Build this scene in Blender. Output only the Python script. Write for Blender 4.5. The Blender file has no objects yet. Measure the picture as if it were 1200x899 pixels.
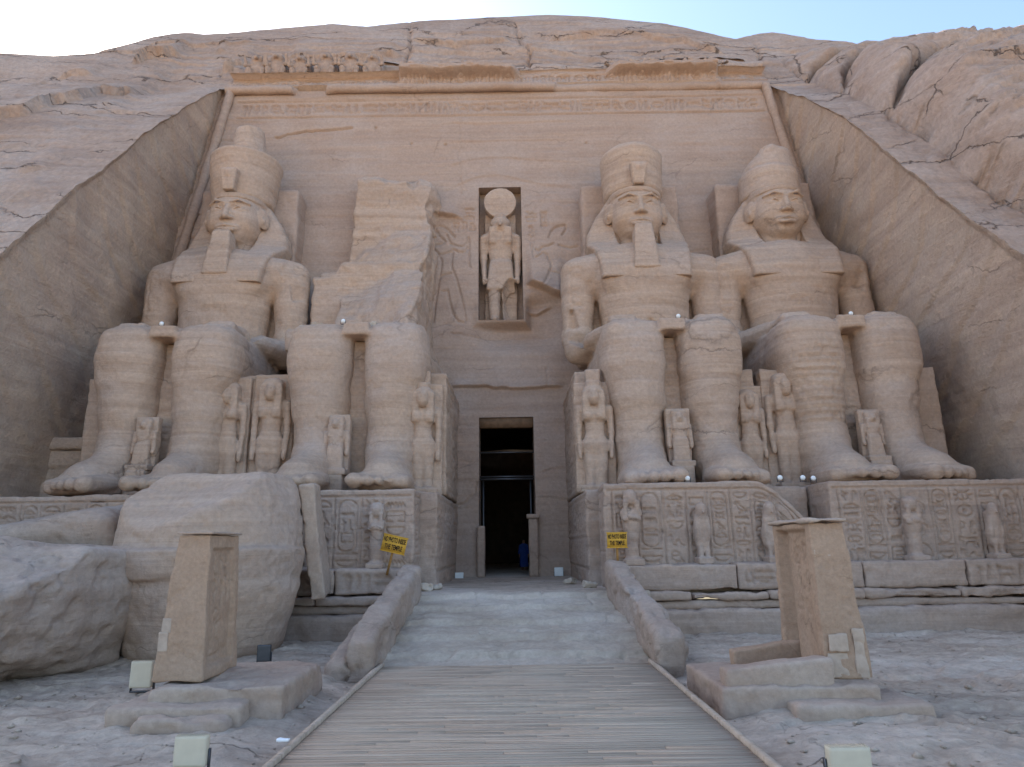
import bpy, math, random
import numpy as np
from mathutils import Vector, Euler
random.seed(7)
SC = bpy.context.scene
COL = SC.collection

# ------------------------------------------------------------------ camera, world, sun, exposure
FPX, CXP, CYP, EYE = 800.0, 600.0, 449.5, 2.75
TILT = math.radians(13.36)
cam_d = bpy.data.cameras.new("camera")
cam = bpy.data.objects.new("camera", cam_d); COL.objects.link(cam)
cam.location = (0, 0, EYE)
ROLL = math.radians(0.85)
from mathutils import Matrix
cam.rotation_euler = (Matrix.Rotation(math.pi/2+TILT, 3, 'X') @ Matrix.Rotation(-ROLL, 3, 'Z')).to_euler()
cam_d.sensor_width = 36; cam_d.lens = FPX/1200*36
cam_d.clip_end = 3000; cam_d.clip_start = 0.05
SC.camera = cam

SUN_AZ, SUN_EL = math.radians(-47), math.radians(31)     # from +Y towards -X, hidden behind the cliff
sd = Vector((math.sin(SUN_AZ)*math.cos(SUN_EL), math.cos(SUN_AZ)*math.cos(SUN_EL), math.sin(SUN_EL)))
world = bpy.data.worlds.new("World"); SC.world = world
world.use_nodes = True
wn = world.node_tree; wn.nodes.clear()
wo = wn.nodes.new("ShaderNodeOutputWorld"); bg = wn.nodes.new("ShaderNodeBackground")
sky = wn.nodes.new("ShaderNodeTexSky"); sky.sky_type = 'NISHITA'; sky.sun_disc = False
sky.sun_elevation = SUN_EL; sky.sun_rotation = SUN_AZ
sky.air_density = 1.0; sky.dust_density = 1.7; sky.ozone_density = 1.0; sky.altitude = 200
wn.links.new(sky.outputs[0], bg.inputs[0]); wn.links.new(bg.outputs[0], wo.inputs[0])
bg.inputs[1].default_value = 0.13
sun_d = bpy.data.lights.new("sun", 'SUN'); sun_d.energy = 4.0; sun_d.angle = math.radians(0.5)
sun_d.color = (1.0, 0.93, 0.83)
sun = bpy.data.objects.new("sun", sun_d); COL.objects.link(sun)
sun.rotation_euler = sd.to_track_quat('Z', 'Y').to_euler()
SC.view_settings.view_transform = 'Standard'; SC.view_settings.look = 'None'
SC.view_settings.gamma = 1; SC.view_settings.use_curve_mapping = False
SC.view_settings.exposure = 1.78
SC.render.engine = 'CYCLES'
SC.cycles.max_bounces = 4; SC.cycles.diffuse_bounces = 3

# ------------------------------------------------------------------ pixel helpers (photo is 1200 x 899)
CT, ST = math.cos(TILT), math.sin(TILT)
def ray(u, v):
    a = (u-CXP)/FPX; b = (CYP-v)/FPX
    a, b = a*math.cos(ROLL)+b*math.sin(ROLL), -a*math.sin(ROLL)+b*math.cos(ROLL)
    dy = CT - b*ST; dz = ST + b*CT
    return a/dy, dz/dy                     # X and Z per unit of Y
def at(u, v, Y):
    a, t = ray(u, v); return (a*Y, Y, EYE + t*Y)
# main levels (world z; the forecourt is at about 0)
TER = 1.30            # terrace level
PED = 4.82            # top of the pedestals
def fac_y(z): return 34.0 + 0.105*(z-TER)
def at_fac(u, v):
    a, t = ray(u, v)
    Y = (34.0 + 0.105*(EYE-TER))/(1-0.105*t)
    return a*Y, EYE + t*Y
ZTOR = 30.35          # torus moulding under the cornice
def xl(z): return -(17.45 + 0.13*(ZTOR + 0.4 - np.minimum(z, ZTOR+2.2)))
def xr(z): return 16.25 + 0.13*(ZTOR + 0.4 - np.minimum(z, ZTOR+2.2))

# ------------------------------------------------------------------ noise
def _hash(ix, iy, iz, seed):
    n = (ix.astype(np.int64)*374761393 + iy.astype(np.int64)*668265263 + iz.astype(np.int64)*2147483647 + seed*974711) & 0xffffffff
    n = ((n ^ (n >> 13))*1274126177) & 0xffffffff
    n = (n ^ (n >> 16)) & 0xffffffff
    n = (n*2246822519) & 0xffffffff
    n = (n ^ (n >> 15)) & 0xffffff
    return n.astype(np.float64)/0x7fffff - 1.0
def vnoise(p, seed=0):
    f = np.floor(p); t = p - f; t = t*t*t*(t*(t*6-15)+10); i = f.astype(np.int64)
    r = 0
    for dx in (0, 1):
        wx = t[:, 0] if dx else 1-t[:, 0]
        for dy in (0, 1):
            wy = t[:, 1] if dy else 1-t[:, 1]
            for dz in (0, 1):
                wz = t[:, 2] if dz else 1-t[:, 2]
                r = r + _hash(i[:, 0]+dx, i[:, 1]+dy, i[:, 2]+dz, seed)*wx*wy*wz
    return r
def fbm(p, octv=4, seed=0, gain=.5):
    p = np.asarray(p, float); s = 0; a = 1; tot = 0
    for o in range(octv):
        s = s + a*vnoise(p*(2.03**o)+o*17.3, seed+o); tot += a; a *= gain
    return s/tot
def cells(a, b, seed=0):
    """2-D voronoi: a random value per cell and the distance to the cell's edge"""
    ia, ib = np.floor(a).astype(np.int64), np.floor(b).astype(np.int64); z0 = np.zeros_like(ia)
    d1 = np.full(a.shape, 9.0); d2 = np.full(a.shape, 9.0); rv = np.zeros(a.shape)
    for i in (-1, 0, 1):
        for j in (-1, 0, 1):
            ca, cb = ia+i, ib+j
            px = ca+.5+.45*_hash(ca, cb, z0, seed); py = cb+.5+.45*_hash(ca, cb, z0, seed+1)
            d = np.hypot(a-px, b-py); nv = _hash(ca, cb, z0, seed+2)
            cl = d < d1
            d2 = np.where(cl, d1, np.minimum(d2, d)); rv = np.where(cl, nv, rv); d1 = np.where(cl, d, d1)
    return rv, d2-d1
def sstep(a, b, x):
    t = np.clip((x-a)/(b-a), 0, 1); return t*t*(3-2*t)

# ------------------------------------------------------------------ object helpers
def tag(o, label=None, cat=None, group=None, kind=None):
    if label: o['label'] = label
    if cat: o['category'] = cat
    if group: o['group'] = group
    if kind: o['kind'] = kind
    return o
def empty(name, loc, label=None, cat=None, group=None, rz=0):
    o = bpy.data.objects.new(name, None); COL.objects.link(o); o.empty_display_size = .3
    o.location = loc; o.rotation_euler = (0, 0, rz)
    return tag(o, label, cat, group)
def mesh_obj(name, V, F, mat, parent=None, smooth=True):
    """V world-or-local coords, F (n,4)/(n,3) int array or list."""
    V = np.asarray(V, np.float32)
    me = bpy.data.meshes.new(name)
    if isinstance(F, np.ndarray):
        n, k = F.shape
        me.vertices.add(len(V)); me.vertices.foreach_set('co', V.ravel())
        me.loops.add(n*k); me.loops.foreach_set('vertex_index', F.astype(np.int32).ravel())
        me.polygons.add(n); me.polygons.foreach_set('loop_start', np.arange(0, n*k, k, dtype=np.int32))
        me.polygons.foreach_set('loop_total', np.full(n, k, np.int32))
        me.update(calc_edges=True); me.validate()
    else:
        me.from_pydata(V.tolist(), [], F); me.update()
    if smooth: me.polygons.foreach_set('use_smooth', np.ones(len(me.polygons), bool))
    me.materials.append(mat)
    o = bpy.data.objects.new(name, me); COL.objects.link(o)
    if parent: o.parent = parent
    return o
def copy_tree(o, parent=None):
    c = o.copy(); COL.objects.link(c)
    if parent: c.parent = parent
    for ch in list(o.children): copy_tree(ch, c)
    return c
def merge(parts):
    Vs, Fs, n = [], [], 0
    for V, F in parts:
        Vs.append(np.asarray(V, float)); Fs.append(np.asarray(F)+n); n += len(V)
    return np.concatenate(Vs), np.concatenate(Fs)

def vnormals(V, F):
    a, b, c = V[F[:, 0]], V[F[:, 1]], V[F[:, 2]]
    n = np.cross(b-a, c-a)
    if F.shape[1] == 4: n = n + np.cross(c-a, V[F[:, 3]]-a)
    N = np.zeros_like(V)
    for k in range(F.shape[1]):
        for ax in range(3): N[:, ax] += np.bincount(F[:, k], n[:, ax], len(V))
    return N/np.maximum(np.linalg.norm(N, axis=1, keepdims=True), 1e-9)

def weather(V, F, amp=.04, scale=1.0, strata=.03, sf=1.6, seed=0, off=(0, 0, 0)):
    """roughen a stone surface: lumps plus horizontal worn bands"""
    N = vnormals(V, F); P = V + np.array(off)
    d = amp*fbm(P*scale, 4, seed)
    if strata:
        Q = P*np.array([.25, .25, sf]); d = d + strata*fbm(Q, 3, seed+9)
    if amp > .02 and len(V) < 400000:
        c = fbm(P*2.6, 3, seed+31); d = d - .55*amp*sstep(.12, .34, c) + .16*amp*fbm(P*6.5, 2, seed+33)
    return V + N*d[:, None]

# boxes whose faces are fine grids: worn edges, carving and noise
def block(dim, res, r=.06, amp=.03, scale=1.2, strata=.02, sf=2.0, seed=0, off=(0, 0, 0), faces=None, deform=None):
    """box from (0,0,0) to dim; faces: {'front'|'left'|'right'|'top': (canvas, depth)}"""
    D = np.array(dim, float); n = np.maximum(np.ceil(D/res).astype(int), 2)
    quads = []
    st = np.array([(n[1]+1)*(n[2]+1), n[2]+1, 1])
    for ax in range(3):
        b, c = (ax+1) % 3, (ax+2) % 3
        I, J = np.meshgrid(np.arange(n[b]), np.arange(n[c]), indexing='ij')
        for side in (0, 1):
            base = I*st[b] + J*st[c] + (n[ax]*st[ax] if side else 0)
            q = np.stack([base, base+st[b], base+st[b]+st[c], base+st[c]], -1).reshape(-1, 4)
            quads.append(q if side else q[:, ::-1])
    Q = np.concatenate(quads)
    ids, inv = np.unique(Q, return_inverse=True); Q = inv.reshape(-1, 4)
    idx = np.stack([ids//st[0], (ids % st[0])//st[1], ids % st[1]], -1)
    V = idx/n*D
    r = min(r, D.min()/2.1)
    q = np.clip(V, r, D-r); dv = V-q; L = np.linalg.norm(dv, axis=1, keepdims=True)
    V2 = q + dv/np.maximum(L, 1e-9)*r
    if faces:
        for key, (cv, depth) in faces.items():
            if key == 'front': m = (idx[:, 1] == 0) & (idx[:, 0] > 0) & (idx[:, 0] < n[0]) & (idx[:, 2] > 0) & (idx[:, 2] < n[2]); u, w = V[:, 0], V[:, 2]; nv = (0, 1, 0)
            if key == 'left': m = (idx[:, 0] == 0) & (idx[:, 1] > 0) & (idx[:, 1] < n[1]) & (idx[:, 2] > 0) & (idx[:, 2] < n[2]); u, w = D[1]-V[:, 1], V[:, 2]; nv = (1, 0, 0)
            if key == 'right': m = (idx[:, 0] == n[0]) & (idx[:, 1] > 0) & (idx[:, 1] < n[1]) & (idx[:, 2] > 0) & (idx[:, 2] < n[2]); u, w = V[:, 1], V[:, 2]; nv = (-1, 0, 0)
            s = cv.sample(u, w)*depth*m
            V2 = V2 + s[:, None]*np.array(nv)
    if deform: V2 = deform(V2)
    if amp or strata: V2 = weather(V2, Q, amp, scale, strata, sf, seed, off)
    return V2, Q
def add_block(name, org, dim, mat, parent=None, res=.2, rz=0, **kw):
    V, F = block(dim, res, off=org, **kw)
    o = mesh_obj(name, V, F, mat, parent)
    p = Vector(org)
    if parent: p = Vector(org) - Vector(parent.location)
    o.location = p; o.rotation_euler = (0, 0, rz)
    return o
def boxes(lst):
    """plain merged boxes: (x0,x1,y0,y1,z0,z1)"""
    V, F = [], []
    for (x0, x1, y0, y1, z0, z1) in lst:
        n = len(V)
        V += [(x0, y0, z0), (x1, y0, z0), (x1, y1, z0), (x0, y1, z0), (x0, y0, z1), (x1, y0, z1), (x1, y1, z1), (x0, y1, z1)]
        F += [(n+0, n+3, n+2, n+1), (n+4, n+5, n+6, n+7), (n+0, n+1, n+5, n+4), (n+1, n+2, n+6, n+5), (n+2, n+3, n+7, n+6), (n+3, n+0, n+4, n+7)]
    return np.array(V, float), np.array(F)

# ------------------------------------------------------------------ carving canvas
class Canvas:
    def __init__(s, w, h, res):
        s.w, s.h, s.res = w, h, res
        s.a = np.zeros((int(w/res)+2, int(h/res)+2))
    def _blend(s, x0, x1, y0, y1, fn, val=1.0):
        i0, i1 = max(int(x0/s.res)-1, 0), min(int(x1/s.res)+3, s.a.shape[0])
        j0, j1 = max(int(y0/s.res)-1, 0), min(int(y1/s.res)+3, s.a.shape[1])
        if i1 <= i0 or j1 <= j0: return
        X = (np.arange(i0, i1)*s.res)[:, None]; Y = (np.arange(j0, j1)*s.res)[None, :]
        m = fn(X, Y)*val
        sub = s.a[i0:i1, j0:j1]
        if val > 0: np.maximum(sub, m, out=sub)
        else: np.minimum(sub, m, out=sub)
    def line(s, pts, wd=.04, val=1.0):
        for (ax, ay), (bx, by) in zip(pts[:-1], pts[1:]):
            L2 = max((bx-ax)**2+(by-ay)**2, 1e-9)
            def fn(X, Y):
                t = np.clip(((X-ax)*(bx-ax)+(Y-ay)*(by-ay))/L2, 0, 1)
                d = np.hypot(X-ax-t*(bx-ax), Y-ay-t*(by-ay))
                return 1-sstep(wd*.45, wd*1.15+s.res*.5, d)
            s._blend(min(ax, bx)-2*wd, max(ax, bx)+2*wd, min(ay, by)-2*wd, max(ay, by)+2*wd, fn, val)
    def rect(s, x0, x1, y0, y1, val=1.0, soft=None):
        e = soft or s.res
        def fn(X, Y):
            return sstep(-e, 0, X-x0)*sstep(-e, 0, x1-X)*sstep(-e, 0, Y-y0)*sstep(-e, 0, y1-Y)
        s._blend(x0-e, x1+e, y0-e, y1+e, fn, val)
    def blob(s, cx, cy, rx, ry, val=1.0):
        def fn(X, Y): return 1-sstep(.75, 1.1, np.hypot((X-cx)/rx, (Y-cy)/ry))
        s._blend(cx-rx*1.2, cx+rx*1.2, cy-ry*1.2, cy+ry*1.2, fn, val)
    def sample(s, u, v):
        i = np.clip(u/s.res, 0, s.a.shape[0]-1.001); j = np.clip(v/s.res, 0, s.a.shape[1]-1.001)
        i0 = i.astype(int); j0 = j.astype(int); fi = i-i0; fj = j-j0
        A = s.a
        return A[i0, j0]*(1-fi)*(1-fj)+A[i0+1, j0]*fi*(1-fj)+A[i0, j0+1]*(1-fi)*fj+A[i0+1, j0+1]*fi*fj
def circ(cx, cy, rx, ry=None, a0=0, a1=360, n=14):
    ry = ry or rx
    return [(cx+rx*math.cos(math.radians(a0+(a1-a0)*i/n)), cy+ry*math.sin(math.radians(a0+(a1-a0)*i/n))) for i in range(n+1)]
# (aspect w/h, polylines in the unit square)
GL = {
 'reed': (.4, [[(.3, 0), (.3, 1), (.8, .8), (.8, .5), (.3, .35)]]),
 'water': (2.6, [[(0, .3), (.1, .7), (.2, .3), (.3, .7), (.4, .3), (.5, .7), (.6, .3), (.7, .7), (.8, .3), (.9, .7), (1, .3)]]),
 'disk': (1, [circ(.5, .5, .42), circ(.5, .5, .1, n=5)]),
 'ankh': (.55, [circ(.5, .78, .3, .22), [(.5, .56), (.5, 0)], [(.05, .5), (.95, .5)]]),
 'bird': (1, [[(.05, .78), (.2, .95), (.35, .9), (.42, .68), (.75, .4), (1, .12), (.7, .2), (.45, .25), (.25, .45), (.25, .7), (.05, .78)], [(.45, .25), (.45, 0), (.3, 0)], [(.58, .23), (.6, 0), (.45, 0)]]),
 'owl': (.8, [circ(.35, .8, .24, .2), [(.15, .7), (.12, .35), (.4, .15), (.95, .05), (.7, .35), (.58, .7)], [(.4, .15), (.35, 0)], [(.55, .12), (.5, 0)]]),
 'basket': (2.2, [[(0, .8), (1, .8)], circ(.5, .8, .5, .65, 180, 360)]),
 'mouth': (2.6, [circ(.5, .5, .5, .32)]),
 'bread': (1.6, [[(0, .15), (1, .15)], circ(.5, .15, .5, .75, 0, 180)]),
 'house': (1.5, [[(.35, 0), (0, 0), (0, 1), (1, 1), (1, 0), (.65, 0)]]),
 'snake': (2.4, [[(0, .9), (.08, .95), (.15, .7), (.2, .3), (.4, .15), (.5, .5), (.65, .6), (.75, .3), (1, .2)]]),
 'eye': (2.2, [circ(.5, .6, .45, .28), circ(.5, .6, .13, .2, n=7), [(.5, .3), (.45, 0)], [(.6, .3), (.85, .05)]]),
 'djed': (.5, [[(.35, 0), (.35, .55)], [(.65, 0), (.65, .55)], [(.05, .6), (.95, .6)], [(.05, .73), (.95, .73)], [(.05, .86), (.95, .86)], [(.05, 1), (.95, 1)], [(.15, 0), (.85, 0)]]),
 'was': (.4, [[(.45, 0), (.5, .85), (.2, 1), (.0, .9)], [(.5, .85), (.85, .95)], [(.3, 0), (.45, .07), (.65, 0)]]),
 'feather': (.4, [[(.4, 0), (.3, .8), (.5, 1), (.8, .9), (.75, .6), (.5, .1)]]),
 'scarab': (.8, [circ(.5, .45, .32, .36), [(.3, .8), (.1, 1)], [(.7, .8), (.9, 1)], [(.2, .5), (0, .6)], [(.8, .5), (1, .6)], [(.2, .3), (.05, .05)], [(.8, .3), (.95, .05)], [(.5, .1), (.5, .8)]]),
 'crook': (.5, [[(.3, 0), (.35, .8), (.6, 1), (.85, .85), (.8, .7)]]),
 'man': (.8, [circ(.45, .85, .16, .13, n=8), [(.4, .72), (.2, .5), (.25, .15), (.1, 0), (.85, 0), (.7, .3), (.5, .35), (.55, .68)], [(.5, .6), (.85, .72)]]),
 'leg': (.6, [[(.3, 1), (.35, .15), (.9, .1), (.9, 0), (.1, 0), (.12, 1), (.3, 1)]]),
 'sedge': (.7, [[(.5, 0), (.5, .8), (.2, 1)], [(.5, .55), (.9, .75)], [(.5, .4), (.1, .55)]]),
 'stool': (1.2, [[(0, 0), (0, 1), (1, 1), (1, 0), (0, 0)], [(.25, .3), (.75, .3)], [(.25, .65), (.75, .65)]]),
 'bull': (1.6, [[(0, .7), (.1, .95), (.25, .8), (.9, .75), (1, .3), (.95, 0)], [(.8, 0), (.75, .35), (.35, .35), (.3, 0)], [(.15, 0), (.15, .55), (0, .7)], [(.1, .95), (.0, 1.0)]]),
}
FLAT = ['water', 'basket', 'mouth', 'bread', 'snake', 'eye', 'house', 'bull']
TALL = ['reed', 'ankh', 'djed', 'was', 'feather', 'crook', 'leg', 'sedge', 'man']
SQ = ['bird', 'owl', 'disk', 'scarab', 'stool']
def glyph(cv, name, x, y, w, h, wd=.03, val=1):
    for pl in GL[name][1]:
        cv.line([(x+px*w, y+py*h) for px, py in pl], wd, val)
def glyph_cell(cv, rng, x, y, w, h, wd):
    """fill one cell with one, two or three signs"""
    k = rng.random(); g = min(w, h)*.09
    if w > 1.6*h or k < .25:
        ww = min(w-2*g, h*1.9); glyph(cv, rng.choice(FLAT), x+(w-ww)/2, y+g, ww, h-2*g, wd)
    elif k < .5: glyph(cv, rng.choice(SQ), x+g, y+g, w-2*g, h-2*g, wd)
    elif k < .75:
        for q in range(2): glyph(cv, rng.choice(TALL), x+g+q*w/2, y+g, w/2-2*g, h-2*g, wd)
    else:
        glyph(cv, rng.choice(FLAT), x+g, y+h*.58, w-2*g, h*.34, wd)
        glyph(cv, rng.choice(FLAT), x+g, y+h*.1, w-2*g, h*.34, wd)
def text_column(cv, rng, x, y0, y1, w, wd=.03, cart=False):
    if cart:
        yb = y0+(y1-y0)*.22
        cv.line([(x+w*.12, yb+w*.3)]+[(x+w*.12, y1-w*.35)]+circ(x+w*.5, y1-w*.38, w*.38, w*.36, 180, 0, 8)+[(x+w*.88, yb+w*.3)]+circ(x+w*.5, yb+w*.36, w*.38, w*.3, 0, -180, 8), wd)
        cv.line([(x+w*.1, yb-.02), (x+w*.9, yb-.02)], wd*1.4)
        glyph(cv, 'basket', x+w*.1, y0+.02, w*.8, (yb-y0)*.6, wd)
        yy = yb+w*.4; xi, wi = x+w*.22, w*.56; top = y1-w*.3
    else: yy, xi, wi, top = y0, x+w*.08, w*.84, y1
    while yy < top-wi*.4:
        h = wi*rng.choice([.55, .75, .95])
        if yy+h > top: h = top-yy
        glyph_cell(cv, rng, xi, yy, wi, h, wd); yy += h*1.04
def text_row(cv, rng, x0, x1, y, h, wd=.035):
    x = x0
    while x < x1-h*.5:
        w = h*rng.choice([.55, .8, 1.0, 1.25])
        glyph_cell(cv, rng, x, y, w, h, wd); x += w*1.08

# ------------------------------------------------------------------ signed distance sculpting
def smin(a, b, k):
    if k <= 0: return np.minimum(a, b)
    h = np.maximum(k-np.abs(a-b), 0)/k
    return np.minimum(a, b)-h*h*k*.25
class Field:
    def __init__(s, lo, hi, h):
        s.h = h; s.lo = np.array(lo, float)
        n = np.ceil((np.array(hi)-s.lo)/h).astype(int)+1
        s.ax = [(s.lo[i]+np.arange(n[i])*h).astype(np.float32) for i in range(3)]
        s.F = np.full(n, 9.0, np.float32)
    def win(s, lo, hi):
        sl = []
        for i in range(3):
            a = int(np.floor((lo[i]-s.lo[i])/s.h))-2; b = int(np.ceil((hi[i]-s.lo[i])/s.h))+3
            sl.append(slice(max(a, 0), max(min(b, s.F.shape[i]), 0)))
        return tuple(sl)
    def op(s, fn, lo, hi, k=0.0, cut=False):
        sl = s.win(np.array(lo)-k-.1, np.array(hi)+k+.1)
        if any(q.stop <= q.start for q in sl): return
        x = s.ax[0][sl[0]][:, None, None]; y = s.ax[1][sl[1]][None, :, None]; z = s.ax[2][sl[2]][None, None, :]
        d = fn(x, y, z).astype(np.float32); sub = s.F[sl]
        s.F[sl] = -smin(-sub, d, k) if cut else smin(sub, d, k)
    def ell(s, c, r, k=.1, cut=False, rot=None):
        R = None
        if rot: R = np.array(Euler([math.radians(q) for q in rot]).to_matrix().transposed())
        def fn(x, y, z):
            x, y, z = x-c[0], y-c[1], z-c[2]
            if R is not None: x, y, z = [R[i, 0]*x+R[i, 1]*y+R[i, 2]*z for i in range(3)]
            k0 = np.sqrt((x/r[0])**2+(y/r[1])**2+(z/r[2])**2)
            k1 = np.sqrt((x/r[0]**2)**2+(y/r[1]**2)**2+(z/r[2]**2)**2)
            return k0*(k0-1)/np.maximum(k1, 1e-6)
        m = max(r) if rot else None
        rr = np.array([m]*3) if rot else np.array(r)
        s.op(fn, np.array(c)-rr, np.array(c)+rr, k, cut)
    def cone(s, a, b, ra, rb, k=.1, cut=False, sc=(1, 1, 1)):
        """tapered capsule; sc squashes it about its own axis origin a"""
        a = np.array(a, float); b = np.array(b, float); sc = np.array(sc, float)
        ab = (b-a)/sc; L2 = max(float(ab@ab), 1e-6)
        def fn(x, y, z):
            x, y, z = (x-a[0])/sc[0], (y-a[1])/sc[1], (z-a[2])/sc[2]
            t = np.clip((x*ab[0]+y*ab[1]+z*ab[2])/L2, 0, 1)
            d = np.sqrt((x-t*ab[0])**2+(y-t*ab[1])**2+(z-t*ab[2])**2)-(ra+(rb-ra)*t)
            return d*sc.min()
        m = max(ra, rb)*sc
        s.op(fn, np.minimum(a, b)-m, np.maximum(a, b)+m, k, cut)
    def box(s, c, hf, r=.05, k=0.0, cut=False, rot=None, taper=None):
        R = None
        if rot: R = np.array(Euler([math.radians(q) for q in rot]).to_matrix().transposed())
        def fn(x, y, z):
            x, y, z = x-c[0], y-c[1], z-c[2]
            if R is not None: x, y, z = [R[i, 0]*x+R[i, 1]*y+R[i, 2]*z for i in range(3)]
            sx = 1.0
            if taper is not None:   # width factor at the bottom (taper[0]) and the top (taper[1])
                t = np.clip((z+hf[2])/(2*hf[2]), 0, 1); sx = taper[0]+(taper[1]-taper[0])*t
            qx, qy, qz = np.abs(x)-hf[0]*sx+r, np.abs(y)-hf[1]+r, np.abs(z)-hf[2]+r
            return np.sqrt(np.maximum(qx, 0)**2+np.maximum(qy, 0)**2+np.maximum(qz, 0)**2)+np.minimum(np.maximum(qx, np.maximum(qy, qz)), 0)-r
        h = np.array(hf, float).copy()
        if taper: h[0] *= max(taper)
        if rot: h = np.full(3, np.linalg.norm(h))
        s.op(fn, np.array(c)-h, np.array(c)+h, k, cut)
    def cyl(s, c, r0, r1, hz, rnd=.1, k=0.0, cut=False, sy=1.0):
        def fn(x, y, z):
            x, y, z = x-c[0], (y-c[1])/sy, z-c[2]
            t = np.clip((z+hz)/(2*hz), 0, 1)
            qr = np.sqrt(x*x+y*y)-(r0+(r1-r0)*t)+rnd; qz = np.abs(z)-hz+rnd
            return (np.sqrt(np.maximum(qr, 0)**2+np.maximum(qz, 0)**2)+np.minimum(np.maximum(qr, qz), 0)-rnd)*min(sy, 1)
        m = max(r0, r1)
        s.op(fn, (c[0]-m, c[1]-m*sy, c[2]-hz), (c[0]+m, c[1]+m*sy, c[2]+hz), k, cut)
    def cutplane(s, p, n, k=.1, rough=None):
        """remove the side the normal points to; rough=(amp,scale,seed) breaks the surface"""
        n = np.array(n, float); n /= np.linalg.norm(n)
        x = s.ax[0][:, None, None]; y = s.ax[1][None, :, None]; z = s.ax[2][None, None, :]
        d = (x-p[0])*n[0]+(y-p[1])*n[1]+(z-p[2])*n[2]
        if rough:
            a, sc, sd_ = rough
            m = (np.abs(d) < a*2+.3) & (s.F < .5); idx = np.argwhere(m)
            if len(idx):
                P = s.lo+idx*s.h; nn = fbm(P*sc, 4, sd_)*a
                dd = d.copy()+np.zeros_like(s.F); dd[tuple(idx.T)] += nn; d = dd
        s.F = (-smin(-s.F, -d, k)).astype(np.float32)
    def mesh(s):
        F = s.F.copy()
        F[0] = np.maximum(F[0], .01); F[-1] = np.maximum(F[-1], .01); F[:, 0] = np.maximum(F[:, 0], .01); F[:, -1] = np.maximum(F[:, -1], .01)
        F[:, :, 0] = np.maximum(F[:, :, 0], .01); F[:, :, -1] = np.maximum(F[:, :, -1], .01)
        S = F < 0; c = np.zeros(np.array(F.shape)-1, np.int8)
        for dx in (0, 1):
            for dy in (0, 1):
                for dz in (0, 1): c += S[dx:dx+c.shape[0], dy:dy+c.shape[1], dz:dz+c.shape[2]]
        cells = np.argwhere((c > 0) & (c < 8))
        ID = np.full(c.shape, -1, np.int32); ID[tuple(cells.T)] = np.arange(len(cells))
        acc = np.zeros((len(cells), 3)); cnt = np.zeros(len(cells))
        corners = [(a, b, d) for a in (0, 1) for b in (0, 1) for d in (0, 1)]
        for p in corners:
            for ax in range(3):
                if p[ax]: continue
                q = list(p); q[ax] = 1
                fa = F[cells[:, 0]+p[0], cells[:, 1]+p[1], cells[:, 2]+p[2]]; fb = F[cells[:, 0]+q[0], cells[:, 1]+q[1], cells[:, 2]+q[2]]
                m = (fa < 0) != (fb < 0)
                t = np.where(m, fa/np.where(m, fa-fb, 1), 0)
                pt = np.tile(np.array(p, float), (len(cells), 1)); pt[:, ax] = t
                acc += pt*m[:, None]; cnt += m
        V = s.lo+(cells+acc/cnt[:, None])*s.h
        faces = []
        for ax in range(3):
            b, d = (ax+1) % 3, (ax+2) % 3
            sa = [slice(None)]*3; sb = [slice(None)]*3; sa[ax] = slice(0, -1); sb[ax] = slice(1, None)
            A, B = S[tuple(sa)], S[tuple(sb)]
            e = np.argwhere(A != B); e = e[(e[:, b] > 0) & (e[:, d] > 0) & (e[:, b] < F.shape[b]-1) & (e[:, d] < F.shape[d]-1)]
            ins = A[tuple(e.T)]
            def cid(ob, od):
                i = e.copy(); i[:, b] += ob; i[:, d] += od; return ID[tuple(i.T)]
            q = np.stack([cid(-1, -1), cid(0, -1), cid(0, 0), cid(-1, 0)], -1)
            q[~ins] = q[~ins][:, ::-1]
            faces.append(q)
        Fc = np.concatenate(faces); Fc = Fc[(Fc >= 0).all(1)]
        return V, Fc

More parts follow.
